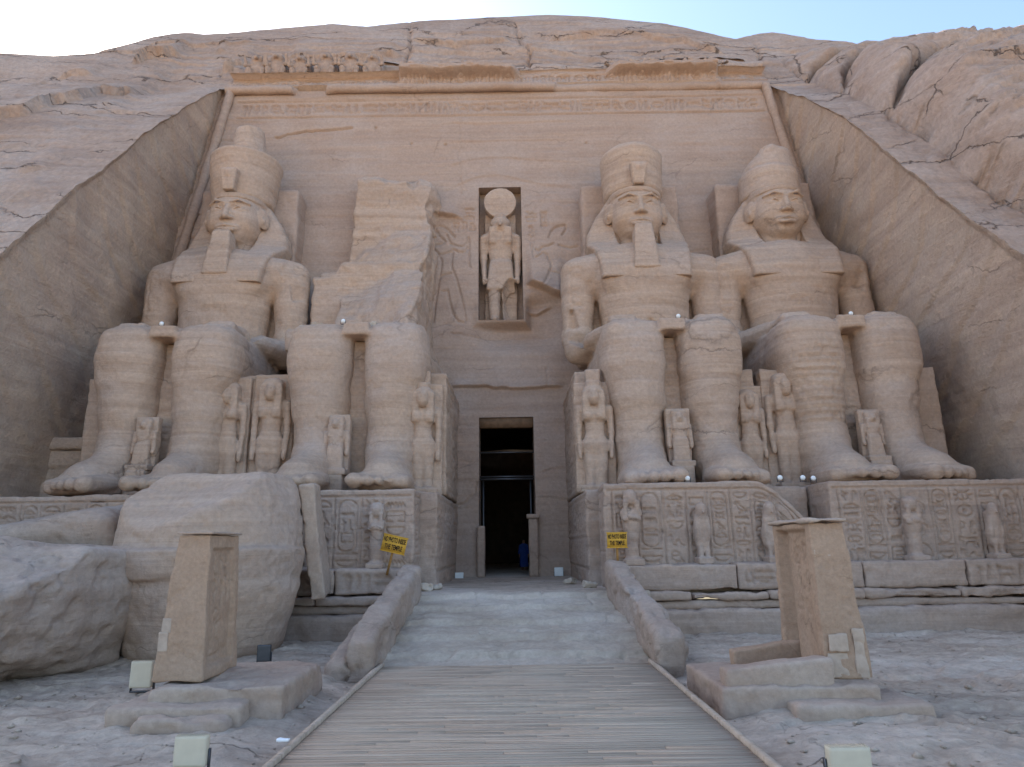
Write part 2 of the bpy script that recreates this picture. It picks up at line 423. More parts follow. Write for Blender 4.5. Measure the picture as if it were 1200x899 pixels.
# ------------------------------------------------------------------ materials
def new_mat(name):
    m = bpy.data.materials.new(name); m.use_nodes = True
    nt = m.node_tree; b = nt.nodes['Principled BSDF']
    b.inputs['Roughness'].default_value = .9; b.inputs['Specular IOR Level'].default_value = .15
    return m, nt, b
def N(nt, t, **kw):
    n = nt.nodes.new(t)
    for k, v in kw.items(): setattr(n, k, v)
    return n
def rock_mat(name, c1, c2, c3, strata=(.12, .12, 2.0), rot=(0, 0, 0), bump=.35, grain=7.0, cracks=.5, spots=.25, dist=.08, crackscale=(.10, .10, .38), cmask=(.5, .62)):
    m, nt, b = new_mat(name); L = nt.links.new
    geo = N(nt, 'ShaderNodeNewGeometry')
    mp = N(nt, 'ShaderNodeMapping'); mp.inputs['Rotation'].default_value = [math.radians(q) for q in rot]; mp.inputs['Scale'].default_value = strata
    L(geo.outputs['Position'], mp.inputs['Vector'])
    ns = N(nt, 'ShaderNodeTexNoise'); ns.inputs['Scale'].default_value = 1.0; ns.inputs['Detail'].default_value = 9; ns.inputs['Roughness'].default_value = .68; ns.inputs['Distortion'].default_value = .6
    L(mp.outputs[0], ns.inputs['Vector'])
    nb = N(nt, 'ShaderNodeTexNoise'); nb.inputs['Scale'].default_value = .28; nb.inputs['Detail'].default_value = 6; nb.inputs['Roughness'].default_value = .6
    L(geo.outputs['Position'], nb.inputs['Vector'])
    ng = N(nt, 'ShaderNodeTexNoise'); ng.inputs['Scale'].default_value = grain; ng.inputs['Detail'].default_value = 6; ng.inputs['Roughness'].default_value = .7
    L(geo.outputs['Position'], ng.inputs['Vector'])
    r1 = N(nt, 'ShaderNodeValToRGB'); e = r1.color_ramp.elements
    e[0].position = .36; e[0].color = (*c2, 1); e[1].position = .64; e[1].color = (*c1, 1)
    L(ns.outputs['Fac'], r1.inputs[0])
    mx = N(nt, 'ShaderNodeMix', data_type='RGBA'); L(r1.outputs[0], mx.inputs['A']); mx.inputs['B'].default_value = (*c3, 1)
    rr = N(nt, 'ShaderNodeMapRange'); rr.inputs['From Min'].default_value = .46; rr.inputs['From Max'].default_value = .68; rr.inputs['To Max'].default_value = .8
    L(nb.outputs['Fac'], rr.inputs['Value']); L(rr.outputs[0], mx.inputs['Factor'])
    gm = N(nt, 'ShaderNodeMapRange'); gm.inputs['From Min'].default_value = .3; gm.inputs['From Max'].default_value = .7; ng.inputs['Detail'].default_value = 9
    gm.inputs['To Min'].default_value = 1-spots; gm.inputs['To Max'].default_value = 1+spots
    L(ng.outputs['Fac'], gm.inputs['Value'])
    vm = N(nt, 'ShaderNodeVectorMath', operation='SCALE'); L(mx.outputs['Result'], vm.inputs[0]); L(gm.outputs[0], vm.inputs['Scale'])
    # fine cracks follow the bedding
    mc = N(nt, 'ShaderNodeMapping'); mc.inputs['Rotation'].default_value = [math.radians(q) for q in rot]; mc.inputs['Scale'].default_value = crackscale
    wv = N(nt, 'ShaderNodeVectorMath', operation='MULTIPLY_ADD'); L(nb.outputs['Color'], wv.inputs[0]); wv.inputs[1].default_value = (3, 3, 3); L(geo.outputs['Position'], wv.inputs[2])
    nd = N(nt, 'ShaderNodeVectorMath', operation='MULTIPLY_ADD'); L(ng.outputs['Color'], nd.inputs[0]); nd.inputs[1].default_value = (.14, .14, .14); L(wv.outputs[0], nd.inputs[2])
    L(nd.outputs[0], mc.inputs['Vector'])
    vo = N(nt, 'ShaderNodeTexVoronoi', feature='DISTANCE_TO_EDGE'); vo.inputs['Scale'].default_value = 1.0; L(mc.outputs[0], vo.inputs['Vector'])
    cr = N(nt, 'ShaderNodeMapRange'); cr.inputs['From Max'].default_value = .012; cr.inputs['To Min'].default_value = 1; cr.inputs['To Max'].default_value = 0
    L(vo.outputs['Distance'], cr.inputs['Value'])
    # only in places
    np_ = N(nt, 'ShaderNodeTexNoise'); np_.inputs['Scale'].default_value = .35; np_.inputs['Detail'].default_value = 3; L(geo.outputs['Position'], np_.inputs['Vector'])
    pm = N(nt, 'ShaderNodeMapRange'); pm.inputs['From Min'].default_value = cmask[0]; pm.inputs['From Max'].default_value = cmask[1]; L(np_.outputs['Fac'], pm.inputs['Value'])
    cm = N(nt, 'ShaderNodeMath', operation='MULTIPLY'); L(cr.outputs[0], cm.inputs[0]); L(pm.outputs[0], cm.inputs[1])
    cs = N(nt, 'ShaderNodeMath', operation='MULTIPLY'); L(cm.outputs[0], cs.inputs[0]); cs.inputs[1].default_value = cracks
    m2 = N(nt, 'ShaderNodeMix', data_type='RGBA'); L(cs.outputs[0], m2.inputs['Factor']); L(vm.outputs[0], m2.inputs['A']); m2.inputs['B'].default_value = (*[q*.45 for q in c2], 1)
    L(m2.outputs['Result'], b.inputs['Base Color'])
    # bump
    a1 = N(nt, 'ShaderNodeMath', operation='MULTIPLY_ADD'); L(ng.outputs['Fac'], a1.inputs[0]); a1.inputs[1].default_value = .75; L(ns.outputs['Fac'], a1.inputs[2])
    a2 = N(nt, 'ShaderNodeMath', operation='MULTIPLY_ADD'); L(cm.outputs[0], a2.inputs[0]); a2.inputs[1].default_value = -.6*cracks; L(a1.outputs[0], a2.inputs[2])
    bp = N(nt, 'ShaderNodeBump'); bp.inputs['Strength'].default_value = bump; bp.inputs['Distance'].default_value = dist
    L(a2.outputs[0], bp.inputs['Height']); L(bp.outputs[0], b.inputs['Normal'])
    return m
def flat_mat(name, c, rough=.6, var=.12, scale=12, metal=0, bump=.1):
    m, nt, b = new_mat(name); L = nt.links.new
    tc = N(nt, 'ShaderNodeTexCoord'); n = N(nt, 'ShaderNodeTexNoise'); n.inputs['Scale'].default_value = scale; n.inputs['Detail'].default_value = 5
    L(tc.outputs['Object'], n.inputs['Vector'])
    mr = N(nt, 'ShaderNodeMapRange'); mr.inputs['From Min'].default_value = .3; mr.inputs['From Max'].default_value = .7; mr.inputs['To Min'].default_value = 1-var; mr.inputs['To Max'].default_value = 1+var
    L(n.outputs['Fac'], mr.inputs['Value'])
    v = N(nt, 'ShaderNodeVectorMath', operation='SCALE'); v.inputs[0].default_value = c; L(mr.outputs[0], v.inputs['Scale']); L(v.outputs[0], b.inputs['Base Color'])
    b.inputs['Roughness'].default_value = rough; b.inputs['Metallic'].default_value = metal
    bp = N(nt, 'ShaderNodeBump'); bp.inputs['Strength'].default_value = bump; bp.inputs['Distance'].default_value = .01; L(n.outputs['Fac'], bp.inputs['Height']); L(bp.outputs[0], b.inputs['Normal'])
    return m
M = {}
M['statue'] = rock_mat('statue_sandstone', (.48, .35, .262), (.38, .27, .20), (.44, .335, .272), strata=(.10, .10, 2.8), bump=.6, cracks=.6, spots=.14, dist=.10)
M['facade'] = rock_mat('facade_sandstone', (.42, .305, .235), (.345, .245, .19), (.41, .315, .26), strata=(.06, .06, 2.0), bump=.5, cracks=.4, spots=.14, dist=.10)
M['cliff'] = rock_mat('cliff_sandstone', (.44, .32, .25), (.34, .24, .185), (.45, .35, .29), strata=(.10, .3, 1.1), rot=(12, 8, 0), bump=.85, grain=4, cracks=.95, spots=.18, dist=.22, crackscale=(.06, .2, .36), cmask=(.40, .50))
M['side'] = rock_mat('cut_wall_sandstone', (.54, .40, .305), (.40, .29, .225), (.50, .385, .30), strata=(.5, .12, 1.3), rot=(38, 0, 0), bump=.8, cracks=.5, spots=.14, dist=.14)
M['ped'] = rock_mat('pedestal_sandstone', (.44, .32, .245), (.34, .245, .19), (.43, .34, .285), strata=(.2, .2, 3.0), bump=.7, cracks=.5, spots=.14, dist=.06)
M['rub'] = rock_mat('boulder_sandstone', (.45, .335, .26), (.36, .265, .205), (.46, .375, .32), strata=(.3, .3, 1.8), rot=(12, -10, 0), bump=.9, cracks=.4, spots=.14, dist=.08)
M['ground'] = rock_mat('forecourt_rock', (.54, .425, .33), (.35, .265, .20), (.58, .485, .40), strata=(.5, 1.6, 1.6), rot=(0, 0, 18), bump=1.0, grain=5, cracks=.6, spots=.2, dist=.09, crackscale=(.35, .6, .35))
M['ramp'] = rock_mat('ramp_stone', (.50, .41, .32), (.37, .29, .22), (.54, .455, .375), strata=(.5, 1.2, 1.5), bump=1.0, grain=8, cracks=.3, spots=.14, dist=.05)
M['stela'] = rock_mat('stela_stone', (.41, .275, .185), (.345, .225, .15), (.40, .285, .205), strata=(.6, .6, 1.6), bump=.7, grain=14, cracks=.5, spots=.16, dist=.03, crackscale=(.8, .8, .8))
M['stela_base'] = rock_mat('stela_base_stone', (.42, .305, .23), (.33, .235, .18), (.45, .36, .29), strata=(.5, .5, 1.6), bump=.5, grain=9, cracks=.2, spots=.14, dist=.05)
M['patch'] = flat_mat('mortar_patch', (.44, .34, .265), .95, .12, 9)
M['lamp'] = flat_mat('pale_lamp_housing', (.60, .52, .39), .5, .05, 6)
M['glass'] = flat_mat('lamp_glass', (.12, .13, .13), .15, .05, 6)
M['white'] = flat_mat('white_enamel', (.78, .78, .76), .4, .05)
M['steel'] = flat_mat('grey_steel', (.10, .10, .105), .45, .1, 8, .7)
M['rust'] = flat_mat('rust_brown_beam', (.20, .12, .07), .85, .2, 5)
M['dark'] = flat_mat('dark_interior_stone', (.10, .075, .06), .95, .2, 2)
M['sign'] = flat_mat('yellow_sign_paint', (.62, .34, .05), .6, .12, 14)
M['ink'] = flat_mat('black_lettering', (.03, .02, .015), .7, .1)
M['wood'] = flat_mat('post_wood', (.34, .18, .06), .8, .2, 9)
M['blue'] = flat_mat('blue_cloth', (.03, .06, .22), .9, .15, 8)
M['skin'] = flat_mat('brown_skin', (.25, .14, .09), .6, .05)
M['paper'] = flat_mat('white_paper', (.8, .8, .8), .8, .03)
def plank_mat():
    m, nt, b = new_mat('weathered_boards'); L = nt.links.new
    geo = N(nt, 'ShaderNodeNewGeometry'); mp = N(nt, 'ShaderNodeMapping'); mp.inputs['Scale'].default_value = (.35, 9, 1); L(geo.outputs['Position'], mp.inputs['Vector'])
    n = N(nt, 'ShaderNodeTexNoise'); n.inputs['Scale'].default_value = 1.5; n.inputs['Detail'].default_value = 8; n.inputs['Roughness'].default_value = .7; L(mp.outputs[0], n.inputs['Vector'])
    n2 = N(nt, 'ShaderNodeTexNoise'); n2.inputs['Scale'].default_value = .5; n2.inputs['Detail'].default_value = 4; L(geo.outputs['Position'], n2.inputs['Vector'])
    r = N(nt, 'ShaderNodeValToRGB'); e = r.color_ramp.elements; e[0].position = .3; e[0].color = (.33, .245, .175, 1); e[1].position = .7; e[1].color = (.55, .425, .325, 1); L(n.outputs['Fac'], r.inputs[0])
    mx = N(nt, 'ShaderNodeMix', data_type='RGBA'); mr = N(nt, 'ShaderNodeMapRange'); mr.inputs['From Min'].default_value = .45; mr.inputs['From Max'].default_value = .7; mr.inputs['To Max'].default_value = .75
    L(n2.outputs['Fac'], mr.inputs['Value']); L(mr.outputs[0], mx.inputs['Factor']); L(r.outputs[0], mx.inputs['A']); mx.inputs['B'].default_value = (.50, .40, .305, 1)
    ri = N(nt, 'ShaderNodeNewGeometry'); vs = N(nt, 'ShaderNodeMapRange'); vs.inputs['To Min'].default_value = .92; vs.inputs['To Max'].default_value = 1.07; L(geo.outputs['Random Per Island'], vs.inputs['Value'])
    sc = N(nt, 'ShaderNodeVectorMath', operation='SCALE'); L(mx.outputs['Result'], sc.inputs[0]); L(vs.outputs[0], sc.inputs['Scale']); L(sc.outputs[0], b.inputs['Base Color'])
    bp = N(nt, 'ShaderNodeBump'); bp.inputs['Strength'].default_value = .4; bp.inputs['Distance'].default_value = .02; L(n.outputs['Fac'], bp.inputs['Height']); L(bp.outputs[0], b.inputs['Normal'])
    return m
M['plank'] = plank_mat()
M['sand'] = flat_mat('desert_sand', (.58, .42, .27), 1, .1, .3)

# ================================================================== CLIFF
PL_z = np.array([-3, 12.35, 16.45, 22.5, 30.75, 42.5, 60]); PL_y = np.array([14.2, 25.1, 28.1, 32.5, 37.3, 44.3, 56.])
PR_z = np.array([-3, 12.75, 17.15, 22.05, 26.85, 31.05, 42.5, 60]); PR_y = np.array([11.2, 22.6, 26.0, 29.65, 33.6, 37.4, 44.6, 57.])
def edge_fit(pts, fx):
    out = []
    for u, v in pts:
        a, t = ray(u, v); Y = 30.0
        for _ in range(80):
            z = EYE+t*Y; Y += .5*(float(fx(z))/a-Y)
        out.append((EYE+t*Y, Y))
    out.sort(); return out
_l = edge_fit([(0, 299), (50, 256), (90, 218), (122, 197), (146, 178), (170, 156), (215, 127), (245, 110), (268, 101)], xl)
_r = edge_fit([(1200, 298), (1136, 256), (1098, 227), (1047, 184), (1009, 153), (988, 137), (943, 115), (896, 99)], xr)
def _prof(e):
    (z0, y0), (z1, y1) = e[0], e[-1]; k = .80
    z = [-3]+[q[0] for q in e]+[42.5, 60]; y = [y0-(z0+3)*k*1.0]+[q[1] for q in e]+[y1+(42.5-z1)*.62, y1+(42.5-z1)*.62+12]
    return np.array(z), np.array(y)
PL_z, PL_y = _prof(_l); PR_z, PR_y = _prof(_r)
def prof(X, z):
    yl = np.interp(z, PL_z, PL_y); yr = np.interp(z, PR_z, PR_y)
    w = sstep(-12, 14, X)
    far = np.clip((np.abs(X)-22), 0, 60)
    return yl*(1-w)+yr*w - 0.10*far
SKY = [(0, 75), (40, 66), (110, 62), (150, 52), (180, 43), (215, 39), (270, 39), (330, 33), (390, 28), (430, 31), (480, 25), (560, 21), (640, 17), (700, 20), (780, 29), (830, 39), (862, 46), (880, 41), (905, 38), (960, 46), (1000, 50), (1045, 55), (1066, 49), (1130, 45), (1200, 45)]
def cliff_hit(u, v, extra=0.0):
    a, t = ray(u, v); Y = 20.0
    for _ in range(60):
        f = Y - (prof(np.array([a*Y]), np.array([EYE+t*Y]))[0]-extra)
        Y -= f*.5
    return a*Y, EYE+t*Y
cr = [cliff_hit(u, v) for u, v in SKY]
crx = np.array([-95, -52]+[c[0] for c in cr]+[60, 95.]); crz = np.array([50, 46]+[c[1] for c in cr]+[cr[-1][1]-1, cr[-1][1]-7])  # left end, out of view, is invented higher ground that blocks the sun
o_ = np.argsort(crx); crx, crz = crx[o_], crz[o_]
def zcrest(X): return np.interp(X, crx, crz)

LEDGES = [   # photo polylines: rock above the line stands forward (amp, falloff)
 ([(-60, 150), (0, 140), (35, 136), (66, 124), (94, 121), (112, 109), (154, 110), (175, 105)], .55, 2.2),
 ([(60, 92), (70, 90), (84, 88), (112, 92)], .4, 1.2), ([(150, 75), (185, 66), (212, 65)], .8, 1.6),
 ([(232, 78), (241, 65), (268, 54)], .7, 1.5), ([(14, 205), (40, 202), (66, 199)], .35, 1.2), ([(250, 88), (262, 80), (292, 77)], .6, 1.2),
 ([(0, 240), (30, 232), (60, 228)], .3, 1.), ([(20, 290), (40, 281), (55, 280)], .3, .8), ([(110, 128), (125, 126), (140, 128)], .25, .6),
 ([(330, 66), (380, 62), (420, 66), (470, 58)], .35, 1.), ([(480, 45), (540, 47), (600, 43)], .35, 1.2), ([(640, 44), (720, 40), (800, 52), (850, 66)], .4, 1.2),
 ([(90, 60), (150, 60), (215, 52), (300, 50)], .4, 1.5), ([(560, 30), (620, 26), (700, 30)], .3, .8), ([(20, 100), (60, 92)], .3, .9),
]
VCR = [[(480, 24), (481, 49), (472, 78)], [(603, 28), (611, 45), (624, 60), (614, 76)], [(880, 40), (892, 62), (886, 86)]]
LEDGE_W = [([cliff_hit(u, v) for u, v in pl], a, h) for pl, a, h in LEDGES]
VCR_W = [[cliff_hit(u, v) for u, v in pl] for pl in VCR]
def ledge(X, Z, pts, amp, hgt, sharp=.16):
    px = np.array([p[0] for p in pts]); pz = np.array([p[1] for p in pts])
    zl = np.interp(X, px, pz) + (.05 if sharp == .1 else .18)*vnoise(np.stack([X*2.2, X*0+5, X*0], -1), 5)
    dz = Z-zl
    ends = sstep(px[0], px[0]+.7, X)*sstep(-px[-1], -px[-1]+.7, -X)
    return amp*ends*np.where(dz > 0, sstep(0, sharp, dz)*np.exp(-dz/hgt), 0)
# right-hand outcrop: the crevice line that its foot follows
CRV = [cliff_hit(u, v) for u, v in [(905, 60), (930, 84), (955, 99), (985, 112), (1017, 128), (1050, 143), (1081, 162), (1110, 186), (1136, 212), (1170, 230), (1200, 246), (1260, 275), (1400, 330)]]
CRVx = np.array([p[0] for p in CRV]); CRVz = np.array([p[1] for p in CRV])
def poly_dist(X, Z, pts):
    d = np.full(X.shape, 1e9); ins = np.zeros(X.shape, bool); n = len(pts)
    for k in range(n):
        (ax, az), (bx, bz) = pts[k], pts[(k+1) % n]
        t = np.clip(((X-ax)*(bx-ax)+(Z-az)*(bz-az))/max((bx-ax)**2+(bz-az)**2, 1e-9), 0, 1)
        d = np.minimum(d, np.hypot(X-ax-t*(bx-ax), Z-az-t*(bz-az)))
        c = ((az > Z) != (bz > Z)) & (X < (bx-ax)*(Z-az)/(bz-az+1e-12)+ax); ins ^= c
    return np.where(ins, d, -d)
SLABS_PX = [
 ([(1062, 126), (1078, 104), (1110, 90), (1150, 84), (1240, 82), (1330, 90), (1400, 330), (1260, 270), (1200, 240), (1161, 216), (1127, 198), (1086, 160)], 2.7, 3.0),
 ([(985, 108), (1000, 92), (1025, 78), (1060, 72), (1110, 70), (1160, 66), (1300, 64), (1300, 80), (1160, 80), (1104, 88), (1070, 102), (1052, 132), (1024, 122)], 2.1, 1.2),
 ([(948, 92), (965, 76), (1000, 64), (1050, 62), (1100, 62), (1160, 58), (1300, 56), (1300, 62), (1160, 64), (1080, 69), (1022, 74), (996, 88), (978, 106)], 1.5, .9),
 ([(905, 70), (930, 56), (960, 52), (1020, 56), (1060, 58), (1000, 61), (962, 72), (942, 88)], 1.0, .7),
 ([(1036, 134), (1050, 138), (1066, 128), (1078, 142), (1070, 154), (1050, 150)], .9, .5),
]
SLABS = [([cliff_hit(u, v, 1.0) for u, v in pg], A, R) for pg, A, R in SLABS_PX]
def terr(x, w=.12):
    f = np.floor(x); t = x-f; return f+sstep(1-w, 1, t)
def cliff_disp(X, Y, Z):
    P = np.stack([X, Y, Z], -1)
    d = .7*fbm(P*.07, 3, 11) + .16*fbm(P*.3, 4, 12) + .07*fbm(P*1.3, 3, 13)
    # bedding steps on the left and above
    q = Z*.42 + X*.035 + 1.1*fbm(P*.10, 3, 14)
    d += .22*(terr(q, .05)-q)*sstep(.0, .45, .25+fbm(P*.08, 2, 15))
    for pts, a, h in LEDGE_W: d += 1.05*ledge(X, Z, pts, a, h*2.6, .07)
    rv, ed = cells(X/8.5+.35*fbm(P*.12, 2, 42), (Z+.1*X)/2.3+.6*fbm(P*.10, 3, 43), 47)
    pm = sstep(-.05, .3, fbm(P*.07, 2, 44))
    d += (.26*rv*sstep(0, .04, ed) - .25*np.exp(-(ed/.022)**2))*pm
    q2 = Z*1.15 + X*.05 + .9*fbm(P*.16, 3, 24); d += .13*(terr(q2, .05)-q2)*sstep(-.1, .3, fbm(P*.11, 2, 25))
    for pts in VCR_W:
        px = np.array([p[0] for p in pts]); pz = np.array([p[1] for p in pts]); o = np.argsort(pz)
        xx = np.interp(Z, pz[o], px[o]) + .1*vnoise(np.stack([Z*3, Z*0, Z*0], -1), 3)
        inz = (Z > pz.min()-.3) & (Z < pz.max()+.6)
        d -= .35*inz*np.exp(-((X-xx)/.14)**2) - .18*inz*sstep(0, .1, X-xx)*np.exp(-np.maximum(X-xx, 0)/1.5)
    # the outcrop
    zc = np.interp(X, CRVx, CRVz) + .5*fbm(P*.8, 3, 31)
    dz = Z-zc; on = sstep(CRVx[0]-.5, CRVx[0]+3, X)
    up = sstep(0, .3, dz)*on
    w = dz + .10*(X-20) + 1.6*fbm(P*.07, 3, 33)
    bul = .35 + .25*fbm(P*.16, 3, 32)
    big = np.zeros_like(X)
    for (pg, A, R) in SLABS:
        wx = X+.45*fbm(P*.35, 3, 35); wz = Z+.45*fbm(P*.35, 3, 36)
        di = poly_dist(wx, wz, pg)+.12; R = min(R, .9) if R < 2 else 2.2
        tt = np.clip(di/R, 0, 1); hh = A*np.sqrt(np.maximum(1-(1-tt)**2, 0))
        big = np.where(di > 0, np.maximum(big, hh), big)
        d -= .4*np.exp(-(di/.12)**2)*on
    w2 = Z-.42*X+1.3*fbm(P*.12, 3, 29); mk = sstep(-.15, .25, fbm(P*.12, 2, 28))
    bul = bul + big + .42*(terr(w2*.45, .05)-w2*.45)*mk + .16*(terr(w2*1.3, .08)-w2*1.3) + .25*fbm(P*.45, 3, 30) + .07*fbm(P*np.array([.8, 1, 2.6]), 4, 38)
    gap = np.exp(-((dz+.15)/.3)**2)*on*.7
    d += up*bul*1.0 - gap
    # quieter dressed strips beside the cut
    e = np.minimum(np.abs(X-xl(Z)), np.abs(X-xr(Z)))
    calm = 1-(1-sstep(.3, 4.5, e))*(Z < ZTOR+1)*.9*(1-up)
    chip = .08*fbm(P*1.8, 3, 48)+.05*np.abs(fbm(P*.7, 2, 49))
    crest = .12+.88*sstep(0, 5.0, zcrest(X)-Z)
    return d*calm*crest + chip*crest
NRM = np.array([0, -.80, .60])
def cliff_surf(X, Z):
    Y = prof(X, Z); d = cliff_disp(X, Y, Z)
    # keep the crest on the photographed skyline
    return np.stack([X, Y, Z], -1) + d[:, None]*NRM
ZT = 34.6     # where the natural rock begins again above the frieze
def grid_faces(n, m):
    I, J = np.meshgrid(np.arange(n-1), np.arange(m-1), indexing='ij'); a = (I*m+J).ravel()
    return np.stack([a, a+m, a+m+1, a+1], -1)
def cliff_patch(xcol, z0, nrow1, nrow2, back=True):
    """xcol(z)->array of columns"""
    rows = []
    zs = list(np.linspace(z0, ZT, nrow1)) if nrow1 else []
    base = zs[:-1] if nrow1 else []
    for z in base:
        X = xcol(np.full(1, z)); rows.append(cliff_surf(X, np.full(len(X), z)))
    X = xcol(np.full(1, ZT)); zc = zcrest(X)
    for t in np.linspace(0, 1, nrow2):
        Z = ZT+(zc-ZT)*t; rows.append(cliff_surf(X, Z))
    last = rows[-1]
    for k, (dy, dz) in enumerate([(.5, .1), (1.5, -.2), (4, -.9), (10, -2.5), (30, -3), (80, -4)]):
        r = last.copy(); r[:, 1] += dy; r[:, 2] += dz + .25*fbm(r*.5, 3, 40)*min(1, dy); rows.append(r)
    V = np.stack(rows, 1)           # cols x rows
    n, m = V.shape[:2]
    return V.reshape(-1, 3), grid_faces(n, m)
tL = np.concatenate([np.linspace(90, 24, 30)[:-1], np.linspace(24, 0, 210)])
tR = np.concatenate([np.linspace(0, 24, 210), np.linspace(24, 90, 34)[1:]])
pL = cliff_patch(lambda z: xl(z[0])-tL, -.6, 260, 90)
pC = cliff_patch(lambda z: np.linspace(xl(z[0]), xr(z[0]), 330), ZT, 0, 90)
pR = cliff_patch(lambda z: xr(z[0])+tR, -.6, 270, 90)
tag(mesh_obj('cliff', *merge([pL, pC, pR]), M['cliff']), kind='structure')

# ================================================================== TEMPLE FACADE
fac = empty('temple_facade', (0, 34, TER), 'rock cut temple facade of pale sandstone with carved band, central niche and dark doorway', 'temple facade')
fo = np.array(fac.location)
NX0, NX1 = at_fac(561, 300)[0], at_fac(612, 300)[0]
NZ0, NZ1 = at_fac(586, 375)[1], at_fac(586, 220)[1]
DX0, DX1 = at_fac(561, 580)[0], at_fac(627, 580)[0]; DZ1 = at_fac(594, 489)[1]; DZ0 = TER+.05
FX0, FX1, FZ0, FZ1 = -23.5, 21.5, TER-.6, ZTOR+.1
FR = .056
cv = Canvas(FX1-FX0, FZ1-FZ0, .05)
def F2(u, v):
    x, z = at_fac(u, v); return x-FX0, z-FZ0
rng = random.Random(3)
# band of large signs under the moulding
xa, za = F2(282, 137); xb, zb = F2(888, 113)
cv.line([(xa-.3, za-.12), (xb+.3, za-.12)], .05); cv.line([(xa-.3, zb+.12), (xb+.3, zb+.12)], .05)
text_row(cv, rng, xa, xb, za+.1, zb-za-.2, .07)
def C7(pts): return [F2(490+x/4.495, 200+y/4.495) for x, y in pts]
for pl in [
    [(90, 325), (92, 300), (105, 290), (130, 292), (160, 315), (190, 350)], [(100, 320), (110, 345), (130, 360), (145, 375)], [(150, 340), (160, 365), (170, 385)],
    [(145, 375), (120, 385), (78, 395), (74, 408), (105, 435), (125, 480), (118, 530), (105, 600), (90, 700), (80, 800)],
    [(170, 385), (210, 398), (240, 400), (262, 375), (266, 355)], [(185, 415), (210, 430), (245, 430), (262, 400)],
    [(182, 430), (176, 470), (175, 510), (200, 570), (222, 650), (240, 730), (250, 790)],
    [(130, 638), (155, 632), (165, 690), (180, 750), (210, 795), (245, 800)], [(108, 560), (175, 540)], [(266, 355), (268, 500), (275, 510)], [(110, 445), (180, 425)],
    [(690, 355), (700, 325), (725, 298), (775, 288), (780, 310), (760, 340)], [(650, 408), (690, 400), (715, 385)], [(740, 395), (800, 408), (840, 400)],
    [(600, 408), (605, 440), (612, 470), (640, 455), (655, 438), (680, 450), (700, 500), (702, 525), (680, 580), (660, 622)], [(600, 408), (595, 370)], [(690, 540), (760, 560)], [(620, 420), (640, 430), (652, 408)]]:
    cv.line(C7(pl), .055)
for x0, y0, x1, y1 in [(180, 265, 310, 320), (235, 180, 310, 262), (560, 215, 640, 280), (640, 215, 690, 300), (580, 290, 620, 380)]:
    (ax, az), (bx, bz) = C7([(x0, y1), (x1, y0)])
    n = max(int((bx-ax)/.45), 1)
    for i in range(n): text_column(cv, rng, ax+i*(bx-ax)/n, az, bz, (bx-ax)/n*.9, .03)
for pl in [[(0, 0)], ]: pass
def crack(pts, wd=.035, val=.8):
    q = []
    for (a, b), (c, d) in zip(pts[:-1], pts[1:]):
        for i in range(6):
            t = i/6; q.append((a+(c-a)*t+rng.uniform(-.05, .05), b+(d-b)*t+rng.uniform(-.05, .05)))
    q.append(pts[-1]); cv.line(q, wd, val)
crack([F2(322, 162), F2(345, 156), F2(375, 153), F2(412, 150)], .07, 1.6); crack([F2(540, 112), F2(539, 180), F2(541, 228)], .02, .5)
crack([F2(527, 390), F2(560, 395), F2(600, 392), F2(650, 394)], .03, .6); crack([F2(493, 330), F2(500, 345), F2(497, 380)], .03, .6)
crack([F2(658, 240), F2(690, 238)], .02, .5); crack([F2(530, 596), F2(545, 590), F2(556, 578), F2(558, 566)], .06, 1)
crack([F2(527, 500), F2(560, 498)], .02, .4); crack([F2(640, 430), F2(642, 452)], .03, .5); crack([F2(524, 540), F2(556, 542)], .015, .4)
# drill holes
for u, v in [(440, 150), (482, 168), (522, 169), (687, 168), (735, 172), (575, 260)]:
    x, z = F2(u, v); cv.blob(x, z, .09, .09, 1.0)
nx, nz = int((FX1-FX0)/FR), int((FZ1-FZ0)/FR)
X, Z = np.meshgrid(np.linspace(FX0, FX1, nx), np.linspace(FZ0, FZ1, nz), indexing='ij'); X = X.ravel(); Z = Z.ravel()
P = np.stack([X, 0*X+34, Z], -1)
d = .10*fbm(P*.22, 3, 50) + .045*fbm(P*np.array([.3, 1, 2.4]), 4, 51) + .02*fbm(P*2.5, 2, 52)
q = Z*.62+1.3*fbm(P*.12, 3, 53); d += .06*(terr(q, .06)-q)*sstep(-.05, .3, fbm(P*np.array([.10, 1, .16]), 2, 54))
FL = [([(523, 455), (560, 454), (600, 457), (664, 455)], .35, .5, 1), ([(497, 255), (520, 253), (545, 259)], .45, .8, 1),
      ([(548, 386), (553, 372), (561, 366)], .5, .6, 1), ([(612, 333), (625, 336), (650, 348), (668, 352)], .9, 1.4, 1), ([(600, 364), (630, 366), (652, 358)], .35, .3, 1)]
for pl, a, h, sg in FL: d += ledge(X, Z, [at_fac(u, v) for u, v in pl], a, h, .1)
